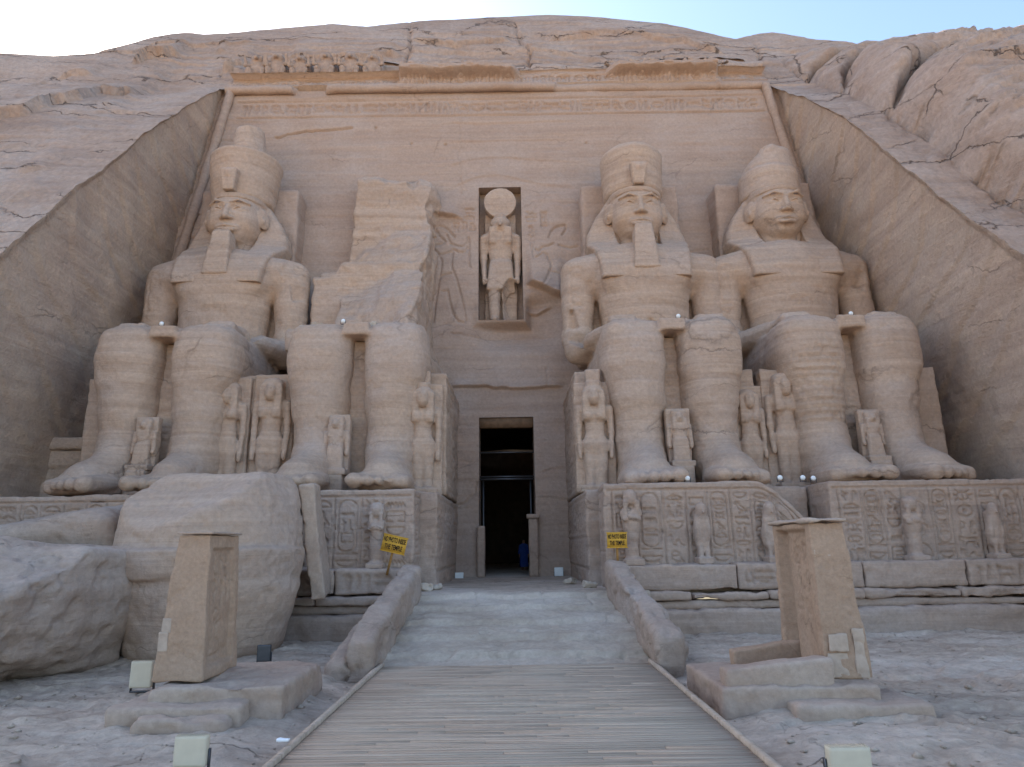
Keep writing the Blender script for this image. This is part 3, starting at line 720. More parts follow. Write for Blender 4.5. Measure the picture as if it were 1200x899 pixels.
# the eaten-away hollow under the niche
hx, hz = at_fac(605, 386); 
rec = np.exp(-((X-hx)/2.2)**4)*sstep(hz-1.6, hz-.2, Z)*(1-sstep(hz+1.3, hz+2.2, Z))
d -= .8*rec
bx = np.maximum(np.maximum(NX0-X, X-NX1), np.maximum(NZ0-Z, Z-NZ1)); bx2 = np.maximum(np.maximum(DX0-X, X-DX1), Z-DZ1)
d *= sstep(0, .5, bx)*sstep(0, .5, bx2)
d -= .12*cv.sample(X-FX0, Z-FZ0)
GZ = d
V = np.stack([X, fac_y(Z)-d, Z], -1)
Fq = grid_faces(nx, nz)
cen = V[Fq].mean(1)
keep = ~(((cen[:, 0] > NX0) & (cen[:, 0] < NX1) & (cen[:, 2] > NZ0) & (cen[:, 2] < NZ1)) | ((cen[:, 0] > DX0) & (cen[:, 0] < DX1) & (cen[:, 2] < DZ1)))
# broken lower right corner of the niche
mesh_obj('wall', V-fo, Fq[keep][:, [0, 1, 2, 3]], M['facade'], fac)

# side walls of the cutting
def side_wall(name, xf, sgn):
    nzr, nyr = 300, 130
    zs = np.linspace(-.6, ZTOR+1.2, nzr); rows = []
    for z in zs:
        Xe = np.array([float(xf(z))]); e = cliff_surf(Xe, np.array([z]))[0]
        y1 = float(fac_y(z))+.6
        t = np.linspace(0, 1, nyr); rr = np.stack([e[0]+(float(xf(z))-e[0])*sstep(0, .08, t), e[1]+(y1-e[1])*t, np.full(nyr, z)+(e[2]-z)*(1-t)], -1)
        rows.append(rr)
    V = np.stack(rows, 0); t = np.linspace(0, 1, nyr)[None, :].repeat(nzr, 0).ravel(); V = V.reshape(-1, 3)
    # bedding in the cut face runs obliquely
    Q = V.copy(); w = V[:, 2]*.75 + V[:, 1]*.62
    dd = .22*fbm(V*.18, 3, 61+sgn) + .10*fbm(np.stack([w*1.5, V[:, 1]*.2-V[:, 2]*.2, V[:, 0]*.2], -1), 4, 62) + .05*fbm(V*1.2, 3, 63)
    qq = w*.5+.7*fbm(V*.15, 2, 64); dd += .10*(terr(qq, .06)-qq)
    # hollowed towards the foot
    lowc = sstep(16, 4, V[:, 2])*0
    V[:, 0] -= sgn*(dd-0.15)*sstep(0, .05, t)
    F = grid_faces(nzr, nyr)
    if sgn > 0: F = F[:, ::-1]
    return mesh_obj('side_wall', V-fo, F, M['side'], fac)
side_wall('side_wall', xl, -1); side_wall('side_wall', xr, 1)

# torus mouldings
def tube(pts, r, seg=10, wob=0, seed=0):
    pts = np.array(pts, float); n = len(pts); T = np.gradient(pts, axis=0); T /= np.linalg.norm(T, axis=1, keepdims=True)
    up = np.array([0, 0, 1.]) if abs(T[0, 2]) < .9 else np.array([0, 1., 0])
    A = np.cross(T, up); A /= np.linalg.norm(A, axis=1, keepdims=True); B = np.cross(T, A)
    rr = np.full(n, r) if np.isscalar(r) else np.array(r)
    rr = rr*(1+wob*fbm(pts*1.3, 3, seed))
    th = np.linspace(0, 2*math.pi, seg, endpoint=False)
    V = (pts[:, None]+rr[:, None, None]*(A[:, None]*np.cos(th)[None, :, None]+B[:, None]*np.sin(th)[None, :, None])).reshape(-1, 3)
    F = []
    for i in range(n-1):
        for j in range(seg): F.append((i*seg+j, i*seg+(j+1) % seg, (i+1)*seg+(j+1) % seg, (i+1)*seg+j))
    V = np.concatenate([V, pts[:1], pts[-1:]])
    for j in range(seg):
        F.append((n*seg, (j+1) % seg, j, n*seg)); F.append((n*seg+1, (n-1)*seg+j, (n-1)*seg+(j+1) % seg, n*seg+1))
    F2_ = np.array(F); tri = F2_[:, 0] == F2_[:, 3]
    # caps as degenerate-free quads: split using the middle vertex twice is avoided by tiny offset vertex
    keepq = F2_[~tri]; caps = F2_[tri]
    Vc = np.concatenate([V, V[caps[:, 0]]+1e-4]); caps = caps.copy(); caps[:, 3] = len(V)+np.arange(len(caps))
    return Vc, np.concatenate([keepq, caps])
zz = np.linspace(TER-.3, ZTOR, 140)
mesh_obj('corner_moulding', *(lambda a: (a[0]-fo, a[1]))(tube([(xl(z)+.35, fac_y(z)-.12, z) for z in zz], .27, 10, .25, 3)), M['facade'], fac)
mesh_obj('corner_moulding', *(lambda a: (a[0]-fo, a[1]))(tube([(xr(z)-.35, fac_y(z)-.12, z) for z in zz], .27, 10, .25, 4)), M['facade'], fac)

# cornice: sections of it have fallen away
def cornice():
    xs0, xs1 = float(xl(ZTOR))+.1, float(xr(ZTOR))-.1
    nxx, nr = 760, 46
    cw = Canvas(xs1-xs0, 3.2, .05); r2 = random.Random(9); CHs = .50
    x = .3
    while x < xs1-xs0-.6:     # uraei and rings along the cavetto
        if r2.random() < .12:
            cw.line(circ(x+.4, 1.0, .32, .55), .05, 1); glyph(cw, 'scarab', x+.2, .65, .4, .7, .04); x += .95
        else:
            cw.line([(x, .25), (x+.05, .9), (x-.02, 1.25), (x+.08, 1.5), (x+.22, 1.5), (x+.3, 1.2), (x+.22, .8), (x+.26, .25)], .045, 1); x += .5
    px = np.linspace(xs0, xs1, nxx)
    def brk(u0, u1, lo, hi):
        a = (u0-CXP)/FPX*43; b = (u1-CXP)/FPX*43
        return a, b, lo, hi
    gaps = [brk(345, 385, 0, 1), brk(640, 700, 0, .35), brk(700, 760, 0, .6)]
    rows = []
    prof_ = []     # (forward, height) from the wall: roll, cavetto, fillet, top ledge
    for a in np.linspace(-120, 80, 14): prof_.append((.30*math.cos(math.radians(a))+.12, .30*math.sin(math.radians(a))+.30, 0))
    for t in np.linspace(0, 1, 34): prof_.append((.14+.62*t**2.2, .66+1.95*t, 1))
    prof_ += [(.86, 2.66, 2), (.86, 2.9, 2), (.84, 3.05, 2), (.6, 3.1, 2), (0.1, 3.12, 2), (-.8, 3.14, 2), (-2.5, 3.18, 2)]
    for f, h, kd in prof_:
        f0 = f
        z = ZTOR-.25+(h if h < .66 else .66+(h-.66)*.42)
        th = np.clip((h-.66)/1.95, 0, 1)
        kp = np.maximum.reduce([sstep(-6.9, -6.6, px+.3*fbm(np.stack([px*1.7, px*0, px*0], -1), 2, 78))*sstep(-1.2, -.2, -px), .35*sstep(-.3, .3, px)*sstep(-7, -6, -px), sstep(5.6, 7.0, px)*sstep(-13.4, -12.9, -px)])
        if kd == 1 or (kd == 2 and f > .2):
            fk = .10+.72*sstep(.5, .95, th); fl_ = .12-.62*th
            f = fk*kp+fl_*(1-kp)
        n1 = fbm(np.stack([px*.5, px*0+h*.7, px*0], -1), 3, 70); n2 = fbm(np.stack([px*1.7, px*0+h*1.3, px*0], -1), 3, 71)
        y = fac_y(z)-f-.06*n2-.10*n1
        broken = np.zeros(nxx)
        for a, b, lo, hi in [(-13.2, -11.2, 0, 1.), (3.0, 13.0, 0, .45), (13.2, 17.5, .1, .35)]:
            broken = np.maximum(broken, sstep(a-.2, a+.2, px+n2*.3)*sstep(-b-.2, -b+.2, -px+n2*.3)*(hi))
        if kd == 0: y = y + broken*.55
        if kd == 1:
            y = y - .0; y = y + .09*cw.sample(px-xs0, np.full(nxx, h-.5)) - .10*n2*sstep(.6, 1.2, np.full(nxx, h))
            y = y + broken*.25*n1
        if kd == 2 and f0 > .2:
            # the upper fillet survives only in places
            keepm = np.maximum.reduce([sstep(-16.9, -16.4, px)*sstep(12.6, 12.9, -px), sstep(-6.4, -6.1, px+n2*.2)*sstep(-1.9, -1.6, -px+n2*.2), sstep(7.0, 7.4, px+n2*.2)*sstep(-14.3, -13.9, -px)*.9])
            y = y + .15*n2
        rows.append(np.stack([px, y, np.full(nxx, z)+.05*n1], -1))
    V = np.stack(rows, 1).reshape(-1, 3)
    return V, grid_faces(nxx, len(prof_))
cV, cF = cornice()
mesh_obj('cornice', cV-fo, cF, M['facade'], fac)
# ledge wall behind the baboons up to the natural rock
def back_shelf():
    xs = np.linspace(float(xl(ZT))-.6, float(xr(ZT))+.6, 420); rows = []
    for t in np.linspace(0, 1, 26):
        z = ZTOR+1.2+(ZT+.2-ZTOR-1.2)*t
        P = np.stack([xs, 0*xs+38, 0*xs+z], -1)
        edge = cliff_surf(xs, np.full(len(xs), ZT+.15))
        y = 38.45+ (edge[:, 1]+.1-38.45)*sstep(.45, 1, np.full(len(xs), t)) - .18*fbm(P*.9, 3, 75) - .1*fbm(P*np.array([.4, 1, 3]), 3, 76)
        rows.append(np.stack([xs, y, np.full(len(xs), z)+(edge[:, 2]-ZT-.15)*t], -1))
    rows.append(rows[-1]+np.array([0, .5, .5])); rows.append(rows[-1]+np.array([0, .8, .6]))
    V = np.stack(rows, 1).reshape(-1, 3)
    return V, grid_faces(len(xs), 28)
bV, bF = back_shelf(); mesh_obj('frieze_wall', bV-fo, bF, M['cliff'], fac)

# niche recess and its reveals; doorway reveals, hall inside
def recess(name, x0, x1, z0, z1, y0f, y1, mat, res=.15, seed=0, bottom=True, back=True):
    parts = []
    def pl(p00, p10, p01, n, m):
        a, b, c = map(np.array, (p00, p10, p01)); s, t = np.meshgrid(np.linspace(0, 1, n), np.linspace(0, 1, m), indexing='ij')
        V = a+(b-a)*s.ravel()[:, None]+(c-a)*t.ravel()[:, None]; F = grid_faces(n, m)
        return V, F
    n = 24; yb = y0f
    ya, yz = float(fac_y(z0))-.01, float(fac_y(z1))-.01
    parts.append(pl((x0, y1, z0), (x1, y1, z0), (x0, y1, z1), n, n*2))
    def quad(p00, p10, p11, p01, n, m):
        a, b, c, d = [np.array(q, float) for q in (p00, p10, p11, p01)]; s_, t_ = np.meshgrid(np.linspace(0, 1, n), np.linspace(0, 1, m), indexing='ij'); s_ = s_.ravel()[:, None]; t_ = t_.ravel()[:, None]
        return a*(1-s_)*(1-t_)+b*s_*(1-t_)+c*s_*t_+d*(1-s_)*t_, grid_faces(n, m)
    parts.append(quad((x0, ya, z0), (x0, y1, z0), (x0, y1, z1), (x0, yz, z1), n, n*2))
    parts.append(quad((x1, y1, z0), (x1, ya, z0), (x1, yz, z1), (x1, y1, z1), n, n*2))
    parts.append(quad((x0, y1, z1), (x1, y1, z1), (x1, yz, z1), (x0, yz, z1), n, n))
    if bottom: parts.append(quad((x0, ya, z0), (x1, ya, z0), (x1, y1, z0), (x0, y1, z0), n, n))
    if not back: parts.pop(0)
    V, F = merge(parts)
    V = V + .02*np.stack([fbm(V*2, 2, seed), fbm(V*2+9, 2, seed), 0*V[:, 0]], -1)
    return mesh_obj(name, V-fo, F, mat, fac)
recess('niche_recess', NX0, NX1, NZ0, NZ1, 34.9, 37.1, M['facade'], seed=81)
# door reveals
recess('door_reveal', DX0, DX1, TER-.3, DZ1, 34.9, 36.62, M['facade'], seed=82, bottom=False, back=False)
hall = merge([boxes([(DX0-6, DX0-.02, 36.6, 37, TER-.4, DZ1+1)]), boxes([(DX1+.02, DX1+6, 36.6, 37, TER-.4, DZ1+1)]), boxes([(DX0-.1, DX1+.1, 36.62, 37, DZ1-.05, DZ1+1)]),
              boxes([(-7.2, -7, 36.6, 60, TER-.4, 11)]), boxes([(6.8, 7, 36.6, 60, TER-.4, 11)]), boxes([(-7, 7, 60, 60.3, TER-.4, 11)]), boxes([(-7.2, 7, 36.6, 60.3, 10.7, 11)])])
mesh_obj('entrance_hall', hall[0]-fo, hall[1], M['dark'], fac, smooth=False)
beam_z = at(594, 501, 34.9)[2]
V, F = boxes([(DX0+.01, DX1-.01, 34.9, 35.3, beam_z, DZ1-.02)]); mesh_obj('lintel_beam', V-fo, F, M['rust'], fac, smooth=False)
z1 = at(594, 560, 35)[2]; z2 = at(594, 530, 35)[2]
V, F = merge([boxes([(DX0+.01, DX1-.01, 34.96, 35.1, z1-.11, z1-.02)]), boxes([(DX0+.01, DX1-.01, 34.98, 35.12, z1+.03, z1+.1)]), boxes([(DX0+.01, DX1-.01, 35.0, 35.1, z2-.04, z2+.02)])])
V2, F2b = boxes([(DX0+.16, DX0+.24, 35.12, 35.2, TER, z1), (DX1-.24, DX1-.16, 35.12, 35.2, TER, z1)])
V, F = merge([(V, F), (V2, F2b)])
mesh_obj('door_frame', V-fo, F, M['steel'], fac, smooth=False)
# low door jambs
jz = at(600, 608, 33.9)[2]
for (u0, u1, vt, cap) in [(559, 568, 616, 0), (620, 631, 608, 1)]:
    x0, x1 = at(u0, 640, 33.8)[0], at(u1, 640, 33.8)[0]; zt = at(600, vt, 33.8)[2]
    V, F = block((x1-x0, .8, zt-TER), .12, r=.04, amp=.02, seed=u0)
    V += np.array([x0, 33.75, TER])
    j = mesh_obj('door_jamb', V-fo, F, M['facade'], fac)
    if cap:
        V, F = block((x1-x0+.2, .95, .22), .1, r=.03, amp=.01, seed=4); V += np.array([x0-.1, 33.68, zt]); mesh_obj('capital', V-fo, F, M['facade'], j)

# side chapels at the foot of the facade, left and right of the row
def chapel(u0, u1, v0, v1, Y, label, cat='wall'):
    x0, _, zt = at(u0, v0, Y); x1, _, zb = at(u1, v1, Y)
    r = empty('chapel_front', ((x0+x1)/2, Y, zb), label, cat); o = np.array(r.location); w = x1-x0; h = zt-zb
    c = Canvas(w, h, .05); c.rect(w*.25, w*1.0, 0, h*.62, 1.0); c.rect(w*.37, w*1, 0, h*.45, 1.9)
    V, F = block((w, 3.0, h), .1, amp=.03, seed=5, faces={'front': (c, .12)}); mesh_obj('wall', V+np.array([x0, Y, zb])-o, F, M['side'], r)
    V, F = block((w+.3, 3.2, .55), .12, r=.12, amp=.03, seed=6); mesh_obj('cornice', V+np.array([x0-.15, Y-.2, zt+.01])-o, F, M['side'], r)
chapel(36, 108, 528, 582, 30.5, 'small stone chapel front with cornice beside the left shadowed cut wall')
chapel(1087, 1122, 517, 570, 31.0, 'small shadowed chapel front behind the far right colossus foot')

# ================================================================== COLOSSI
def colossus_body(broken=False):
    f = Field((-4.7, -.3, -.1), (4.7, 10.9, 13.2), .095)
    for s in (-1, 1):
        # shin, calf, knee, thigh
        f.cone((1.48*s, 3.45, .8), (1.52*s, 3.45, 4.0), .97, 1.12, .3, sc=(1, 1.05, 1))
        f.cone((1.52*s, 3.45, 3.8), (1.60*s, 3.45, 5.7), 1.13, 1.21, .3)
        f.cone((1.60*s, 3.7, 5.65), (1.65*s, 8.6, 5.75), 1.30, 1.5, .4)
        f.box((1.60*s, 3.62, 5.75), (1.17, 1.20, 1.35), .55, .5)
        f.cone((1.5*s, 4.3, 1.5), (1.52*s, 4.3, 4.3), .75, 1.05, .4)
        # foot
        f.cone((1.47*s, 4.0, .55), (1.55*s, 1.8, .42), .95, .72, .3, sc=(1.05, 1, .9))
        f.cone((1.5*s, 1.6, .55), (1.47*s, 3.3, 1.6), .66, .85, .6)
        f.box((1.58*s, 1.55, .26), (1.0, .85, .28), .24, .3)
        xs = [(.68, .30, .0), (1.16, .215, .06), (1.56, .205, .2), (1.93, .19, .38), (2.26, .18, .6)]
        for xx, rr, yy in xs:
            f.cone((xx*s*1.0+.04*s, 1.6, .42), (xx*s, .25+yy+rr*.5, .26), rr*1.1, rr, .04, sc=(1, 1, .95))
            f.ell((xx*s, .22+yy+rr*.5, .27), (rr*1.05, rr*1.0, rr*.95), .03)
    f.box((0, 6.0, 6.62), (2.75, 3.0, .45), .25, .25)
    f.box((0, 3.4, 6.80), (.55, .95, .27), .05, .03)
    f.box((0, 8.2, 5.6), (2.6, 2.0, 1.4), .4, .3)
    if not broken:
        f.box((0, 9.5, 9.2), (3.3, .75, 2.4), .2, .1)
        f.cone((0, 8.1, 6.9), (0, 8.2, 10.6), 2.02, 2.36, .4, sc=(1, .70, 1))
        f.cone((-2.65, 8.4, 11.35), (2.65, 8.4, 11.35), 1.08, 1.08, .55)
        f.cone((-1.6, 8.3, 11.9), (1.6, 8.3, 11.9), .8, .8, .6)
        for s in (-1, 1):
            f.ell((1.08*s, 7.12, 10.75), (1.05, .40, .72), .5)
            f.cone((3.22*s, 8.4, 11.4), (3.38*s, 8.3, 8.1), .92, .74, .14)
            f.cone((3.38*s, 8.3, 7.9), (3.3*s, 7.9, 7.25), .82, .76, .2)
            f.cone((3.3*s, 7.9, 7.2), (2.0*s, 5.0, 7.42), .74, .42, .15, sc=(1, 1, .85))
            f.box((1.85*s, 4.2, 7.38), (.62, .8, .19), .17, .15, rot=(0, 0, 6*s))
            for q in range(4):
                f.cone(((1.37+.32*q)*s, 3.6, 7.27), ((1.33+.31*q)*s, 2.75+.12*abs(q-1.3), 7.08), .155, .12, .03)
            f.cone((1.2*s, 4.5, 7.36), (.9*s, 3.7, 7.28), .17, .14, .05)
            f.cone((2.44*s, 6.8, 7.8), (2.36*s, 6.85, 10.5), .07, .05, .12, cut=True)   # groove between arm and side
        f.ell((0, 6.65, 8.3), (.12, .2, .12), .1, cut=True)
        f.cyl((0, 8.1, 7.62), 2.12, 2.12, .17, .06, .05, sy=.74)
    f.box((0, 3.2, 3.2), (.26, 3.5, 3.33), .02, .05, cut=True)
    return f
HH = .052
def hs(V):
    c = np.array([0, 8.75, 13.5]); V = (V-c)*np.array([.88, .9, .885])+c; V[:, 2] -= .08; return V
def hs2(V):
    c = np.array([0, 8.75, 13.5]); V = (V-c)*np.array([.95, .96, .90])+c; V[:, 2] -= .06; return V
def hsf(V):    # the face looks slightly down
    a = math.radians(8); y, z = V[:, 1]-9.0, V[:, 2]-15.4; V = V.copy(); V[:, 1] = 9.0+y*math.cos(a)-z*math.sin(a); V[:, 2] = 15.4+y*math.sin(a)+z*math.cos(a); return hs2(V)
def head_part():
    f = Field((-2.0, 6.4, 11.2), (2.0, 10.4, 17.2), HH)
    f.cone((0, 8.9, 11.2), (0, 8.9, 14.2), 1.2, 1.0, .2)
    f.ell((0, 8.95, 15.35), (1.42, 1.66, 1.75), .2)
    f.ell((0, 8.50, 14.50), (1.28, 1.15, 1.02), .4)
    f.ell((0, 8.15, 14.95), (1.27, .82, 1.35), .35)
    f.ell((0, 7.84, 13.90), (.62, .50, .36), .35)
    for s in (-1, 1):
        f.ell((.70*s, 7.95, 14.70), (.50, .50, .48), .3)
        f.ell((.57*s, 7.24, 15.44), (.46, .20, .22), .12, cut=True)
        f.ell((.58*s, 7.70, 15.36), (.40, .34, .185), .02)
        f.cone((.20*s, 7.40, 15.37), (.55*s, 7.34, 15.545), .04, .05, .02)
        f.cone((.55*s, 7.34, 15.545), (1.02*s, 7.62, 15.40), .05, .045, .02)
        f.cone((.22*s, 7.40, 15.30), (.58*s, 7.40, 15.195), .035, .04, .02)
        f.cone((.58*s, 7.40, 15.195), (.98*s, 7.62, 15.32), .04, .03, .02)
        f.cone((.20*s, 7.27, 15.80), (.60*s, 7.27, 15.90), .05, .06, .14)
        f.cone((.60*s, 7.27, 15.90), (1.12*s, 7.70, 15.76), .06, .05, .14)
        f.ell((.23*s, 7.20, 14.83), (.15, .18, .12), .06)
        f.ell((.12*s, 7.06, 14.70), (.07, .07, .05), .03, cut=True)
        f.ell((1.52*s, 8.48, 15.15), (.17, .40, .62), .06, rot=(12, 0, -34*s))
        f.ell((1.72*s, 8.25, 15.18), (.13, .24, .42), .04, cut=True, rot=(12, 0, -34*s))
        f.ell((1.60*s, 8.34, 14.98), (.09, .12, .2), .05)
    f.cone((0, 7.30, 15.50), (0, 7.04, 14.93), .11, .17, .10)
    f.ell((0, 7.02, 14.86), (.19, .18, .15), .06)
    f.ell((0, 7.36, 14.28), (.60, .30, .26), .2)
    for s in (-1, 1): f.cone((.04*s, 7.05, 14.355), (.54*s, 7.30, 14.36), .095, .04, .04)
    f.cone((-.34, 7.17, 14.13), (.34, 7.17, 14.13), .10, .10, .06); f.ell((0, 7.07, 14.12), (.28, .10, .09), .06)
    f.cone((-.54, 7.22, 14.27), (0, 7.0, 14.245), .03, .035, .02, cut=True); f.cone((.54, 7.22, 14.27), (0, 7.0, 14.245), .03, .035, .02, cut=True)
    f.ell((0, 7.22, 13.93), (.34, .13, .07), .1, cut=True)
    return f
def smax(a, b, k): return -smin(-a, -b, k)
def nemes_part():
    """linen headcloth: widens behind the ears, then two lappets lie on the chest"""
    f = Field((-3.3, 5.9, 9.9), (3.3, 10.9, 17.4), .065)
    f.ell((0, 9.15, 15.75), (1.62, 1.75, 1.55), .1)
    f.cyl((0, 9.1, 16.20), 1.60, 1.60, .17, .06, .05, sy=1.08)
    def cloth(x, y, z):
        ax = np.abs(x)
        w = np.interp(z.ravel(), [10, 11.2, 12.5, 13.0, 13.4, 14.2, 15.2, 16.2, 17], [2.5, 2.55, 2.72, 2.95, 3.05, 2.92, 2.42, 1.78, 1.4]).reshape(z.shape)
        yf = np.interp(z.ravel(), [10, 11.0, 12.0, 12.8, 13.4, 14.2, 16.2], [6.30, 6.42, 6.95, 7.65, 8.25, 8.65, 8.85]).reshape(z.shape)
        yf = yf + .30*np.maximum(ax-1.2, 0)*np.clip((z-12.3)/1.2, 0, 1)
        d = smax(ax-w, yf-y, .35)
        d = smax(d, y-9.95, .2)
        d = np.maximum(d, z-16.25); d = smax(d, 10.35-z, .05)
        return d*.8
    f.op(cloth, (-3.2, 6, 10.2), (3.2, 10.2, 16.4), .12)
    # opening for neck, chest and beard
    f.op(lambda x, y, z: np.maximum(np.maximum(np.abs(x)-np.interp(z.ravel(), [10, 12, 13.2, 14], [1.05, 1.1, 1.25, 1.3]).reshape(z.shape), z-14.6), y-8.7), (-1.4, 5.5, 9.5), (1.4, 8.7, 14.6), .08, True)
    f.ell((0, 8.15, 14.85), (1.50, 1.35, 1.62), .06, cut=True)
    f.cyl((0, 9.02, 16.16), 1.62, 1.62, .17, .06, .04, sy=1.10)
    return f
def beard_part():
    f = Field((-1, 5.9, 10.6), (1, 8.2, 14.0), .07)
    f.box((0, 7.15, 12.25), (.62, .46, 1.30), .08, .0, rot=(-10, 0, 0), taper=(1.04, .70))
    return f
def uraeus_part(y=7.35):
    f = Field((-.7, y-.8, 16.0), (.7, y+.8, 18.7), .06)
    f.box((0, y, 16.95), (.42, .30, .66), .10, 0, rot=(6, 0, 0), taper=(.70, 1.15))
    f.ell((0, y-.22, 17.3), (.2, .2, .25), .12)
    return f
def crown_part(kind):
    f = Field((-2.5, 6.8, 16.0), (2.5, 11.6, 21.6), .08)
    if kind == 'double':
        f.cyl((0, 9.35, 17.75), 1.66, 2.02, 1.55, .22, 0, sy=1.03)
        f.cyl((0, 9.5, 20.3), 1.10, .80, 1.35, .22, .3)
    elif kind == 'worn':
        f.cyl((0, 9.35, 17.75), 1.66, 1.78, 1.6, .5, 0, sy=1.03)
        f.ell((0, 9.4, 19.0), (1.45, 1.5, .95), .4)
        f.cutplane((1.3, 9.4, 19.45), (.45, .1, .88), .15, (.3, .9, 5))
    else:
        f.cyl((0, 9.35, 17.0), 1.68, 1.62, .9, .25, 0, sy=1.03)
        f.cyl((.08, 9.45, 18.15), 1.58, 1.28, 1.3, .15, .2); f.box((-1.5, 8.6, 19.2), (.7, .9, .45), .1, .05, cut=True, rot=(8, 0, 12))
        f.cutplane((-1.0, 9.4, 19.0), (-.7, -.2, .7), .15, (.6, .9, 8)); f.cutplane((.9, 8.6, 19.2), (.45, -.5, .75), .15, (.5, .9, 9))
    return f
def fmesh(f, amp=.03, scale=1.3, strata=.03, sf=2.0, seed=0, off=(0, 0, 0)):
    V, F = f.mesh(); return weather(V, F, amp, scale, strata, sf, seed, off), F
BODY = colossus_body(); 
def put(name, f, root, mat=None, seed=0, amp=.03, strata=.03, sf=2.0, scale=1.3, edit=None):
    V, F = f.mesh()
    V = weather(V, F, amp, scale, strata, sf, seed, tuple(root.location))
    if edit: V = edit(V)
    return mesh_obj(name, V, F, mat or M['statue'], root)
TY = 3.75
def longfoot(V):     # long flat feet that reach the pedestal edge
    V = V.copy(); w = sstep(2.2, .9, V[:, 2])*sstep(3.6, 1.0, V[:, 1])
    V[:, 1] -= w*(3.4-np.minimum(V[:, 1], 3.4))*.17; V[:, 0] += w*np.sign(V[:, 0])*.10; return V
def throne(root, xa, xb, seed):
    """seat block behind the legs with carved front and outer side"""
    rg = random.Random(seed); z1 = 5.15
    slotc = Canvas(1.5, 6.5, .035); text_column(slotc, rg, .42, 2.2, 6.2, .66, .03)
    slotc.line([(.36, 2), (.36, 6.4)], .02); slotc.line([(1.14, 2), (1.14, 6.4)], .02)
    cf = Canvas(xb-xa, z1, .05); cl_ = Canvas(7.4, z1, .05)
    for cx in (-.42-xa,): text_column(cf, rg, cx+.02, .6, 4.8, .8, .03)
    for c, w in ((cl_, 7.4),):
        c.line([(.3, .3), (.3, 4.9), (w-.3, 4.9), (w-.3, .3), (.3, .3)], .04)
        for i in range(8): text_column(c, rg, .5+i*.82, .5, 4.7, .7, .035, cart=i % 3 == 1); c.line([(.46+i*.82, .4), (.46+i*.82, 4.8)], .03)
    V, F = block((xb-xa, 7.4, z1), .085, r=.08, amp=.05, strata=.04, seed=seed, off=tuple(root.location), faces={'front': (cf, .08), 'left': (cl_, .07), 'right': (cl_, .07)})
    t = mesh_obj('throne', V+np.array([xa, TY, 0]), F, M['statue'], root)
    V, F = block((1.5, .9, 6.5), .07, r=.03, amp=.03, strata=.02, seed=seed+3, faces={'front': (slotc, .07)})
    mesh_obj('slot_panel', V+np.array([-.75, TY-.30, 0]), F, M['statue'], root)
    V, F = block((5.4, 2.6, 12.9), .16, r=.15, amp=.08, strata=.05, seed=seed+1, off=tuple(root.location))
    mesh_obj('back_pillar', V+np.array([-2.7, 10.1, 4.6]), F, M['facade'], root)
def colossus(X, label, crown, beard, seed, xa, xb, dmg=None, headrot=0):
    r = empty('colossus', (X, 24.5, PED), label, 'statue', 'seated colossi of the temple front')
    b = Field((0, 0, 0), (1, 1, 1), 1); b.h, b.lo, b.ax, b.F = BODY.h, BODY.lo, BODY.ax, BODY.F.copy()
    if dmg: dmg(b)
    # cartouche on the arm and ring of signs
    def edit(V):
        c = Canvas(2, 3.2, .05); rg = random.Random(seed); text_column(c, rg, .55, .3, 2.9, .7, .035, cart=True)
        m = (V[:, 0] < -2.6) & (V[:, 1] < 8.2) & (V[:, 2] > 8.6) & (V[:, 2] < 11.8)
        V[:, 1] += .08*c.sample(V[:, 0]+4.3, V[:, 2]-8.6)*m
        if crown == 'stump':     # small repair blocks on one shin
            c3 = Canvas(3, 4, .05); rq = random.Random(5)
            for i in range(11):
                zq = .3+i*.3; c3.line([(.35+rq.uniform(-.15, .15)+.02*i, zq), (2.5-.03*i, zq+rq.uniform(-.05, .05))], .03, 1)
                for j in range(3): xq = .5+rq.uniform(0, 1.8); c3.line([(xq, zq), (xq, zq+.3)], .03, 1)
            m3 = (V[:, 0] < -.3) & (V[:, 1] < 3.4) & (V[:, 2] > 2.2) & (V[:, 2] < 6.2)
            V[:, 1] += .10*c3.sample(V[:, 0]+3.1, V[:, 2]-2.3)*m3
        m2 = (np.abs(V[:, 0]) < .7) & (V[:, 1] < 7.2) & (V[:, 2] > 8.9) & (V[:, 2] < 9.5)
        c2 = Canvas(1.5, .7, .05); text_row(c2, rg, .1, 1.3, .12, .45, .03)
        V[:, 1] += .06*c2.sample(V[:, 0]+.7, V[:, 2]-8.9)*m2
        return V
    put('body', b, r, seed=seed, amp=.05, strata=.05, edit=lambda V: longfoot(edit(V)))
    put('head', head_part(), r, seed=seed+1, amp=.012, strata=.01, edit=hsf)
    def stripes(V):
        return V
    put('headdress', nemes_part(), r, seed=seed+2, amp=.03, strata=.03, sf=4, edit=hs)
    put('crown', crown_part(crown), r, seed=seed+3, amp=.04, strata=.03, edit=hs2)
    if crown != 'stump': put('cobra_ornament', uraeus_part(), r, seed=seed+4, amp=.03, edit=hs2)
    if beard: put('false_beard', beard_part(), r, seed=seed+5, amp=.03, strata=.02)
    throne(r, xa, xb, seed+6)
    return r
def dmg1(b):
    b.box((2.5, 5.6, 7.9), (1.1, .5, .5), .05, .0, cut=True, rot=(35, 12, -30))
    b.box((3.9, 7.35, 11.7), (.8, .5, .62), .05, .05, cut=True, rot=(-25, 18, 15)); b.box((4.15, 7.45, 10.5), (.6, .45, .55), .05, .05, cut=True, rot=(15, -12, 20))
def dmg3(b):
    b.box((-3.2, 6.9, 7.8), (.7, .6, .6), .05, .05, cut=True, rot=(30, 12, 10))
    b.box((-3.9, 7.35, 8.7), (.5, .4, .5), .05, .05, cut=True, rot=(5, -12, 20))
def dmg4(b):
    b.box((3.1, 7.2, 10.6), (.6, .4, .5), .1, .1, cut=True, rot=(20, 10, 30))
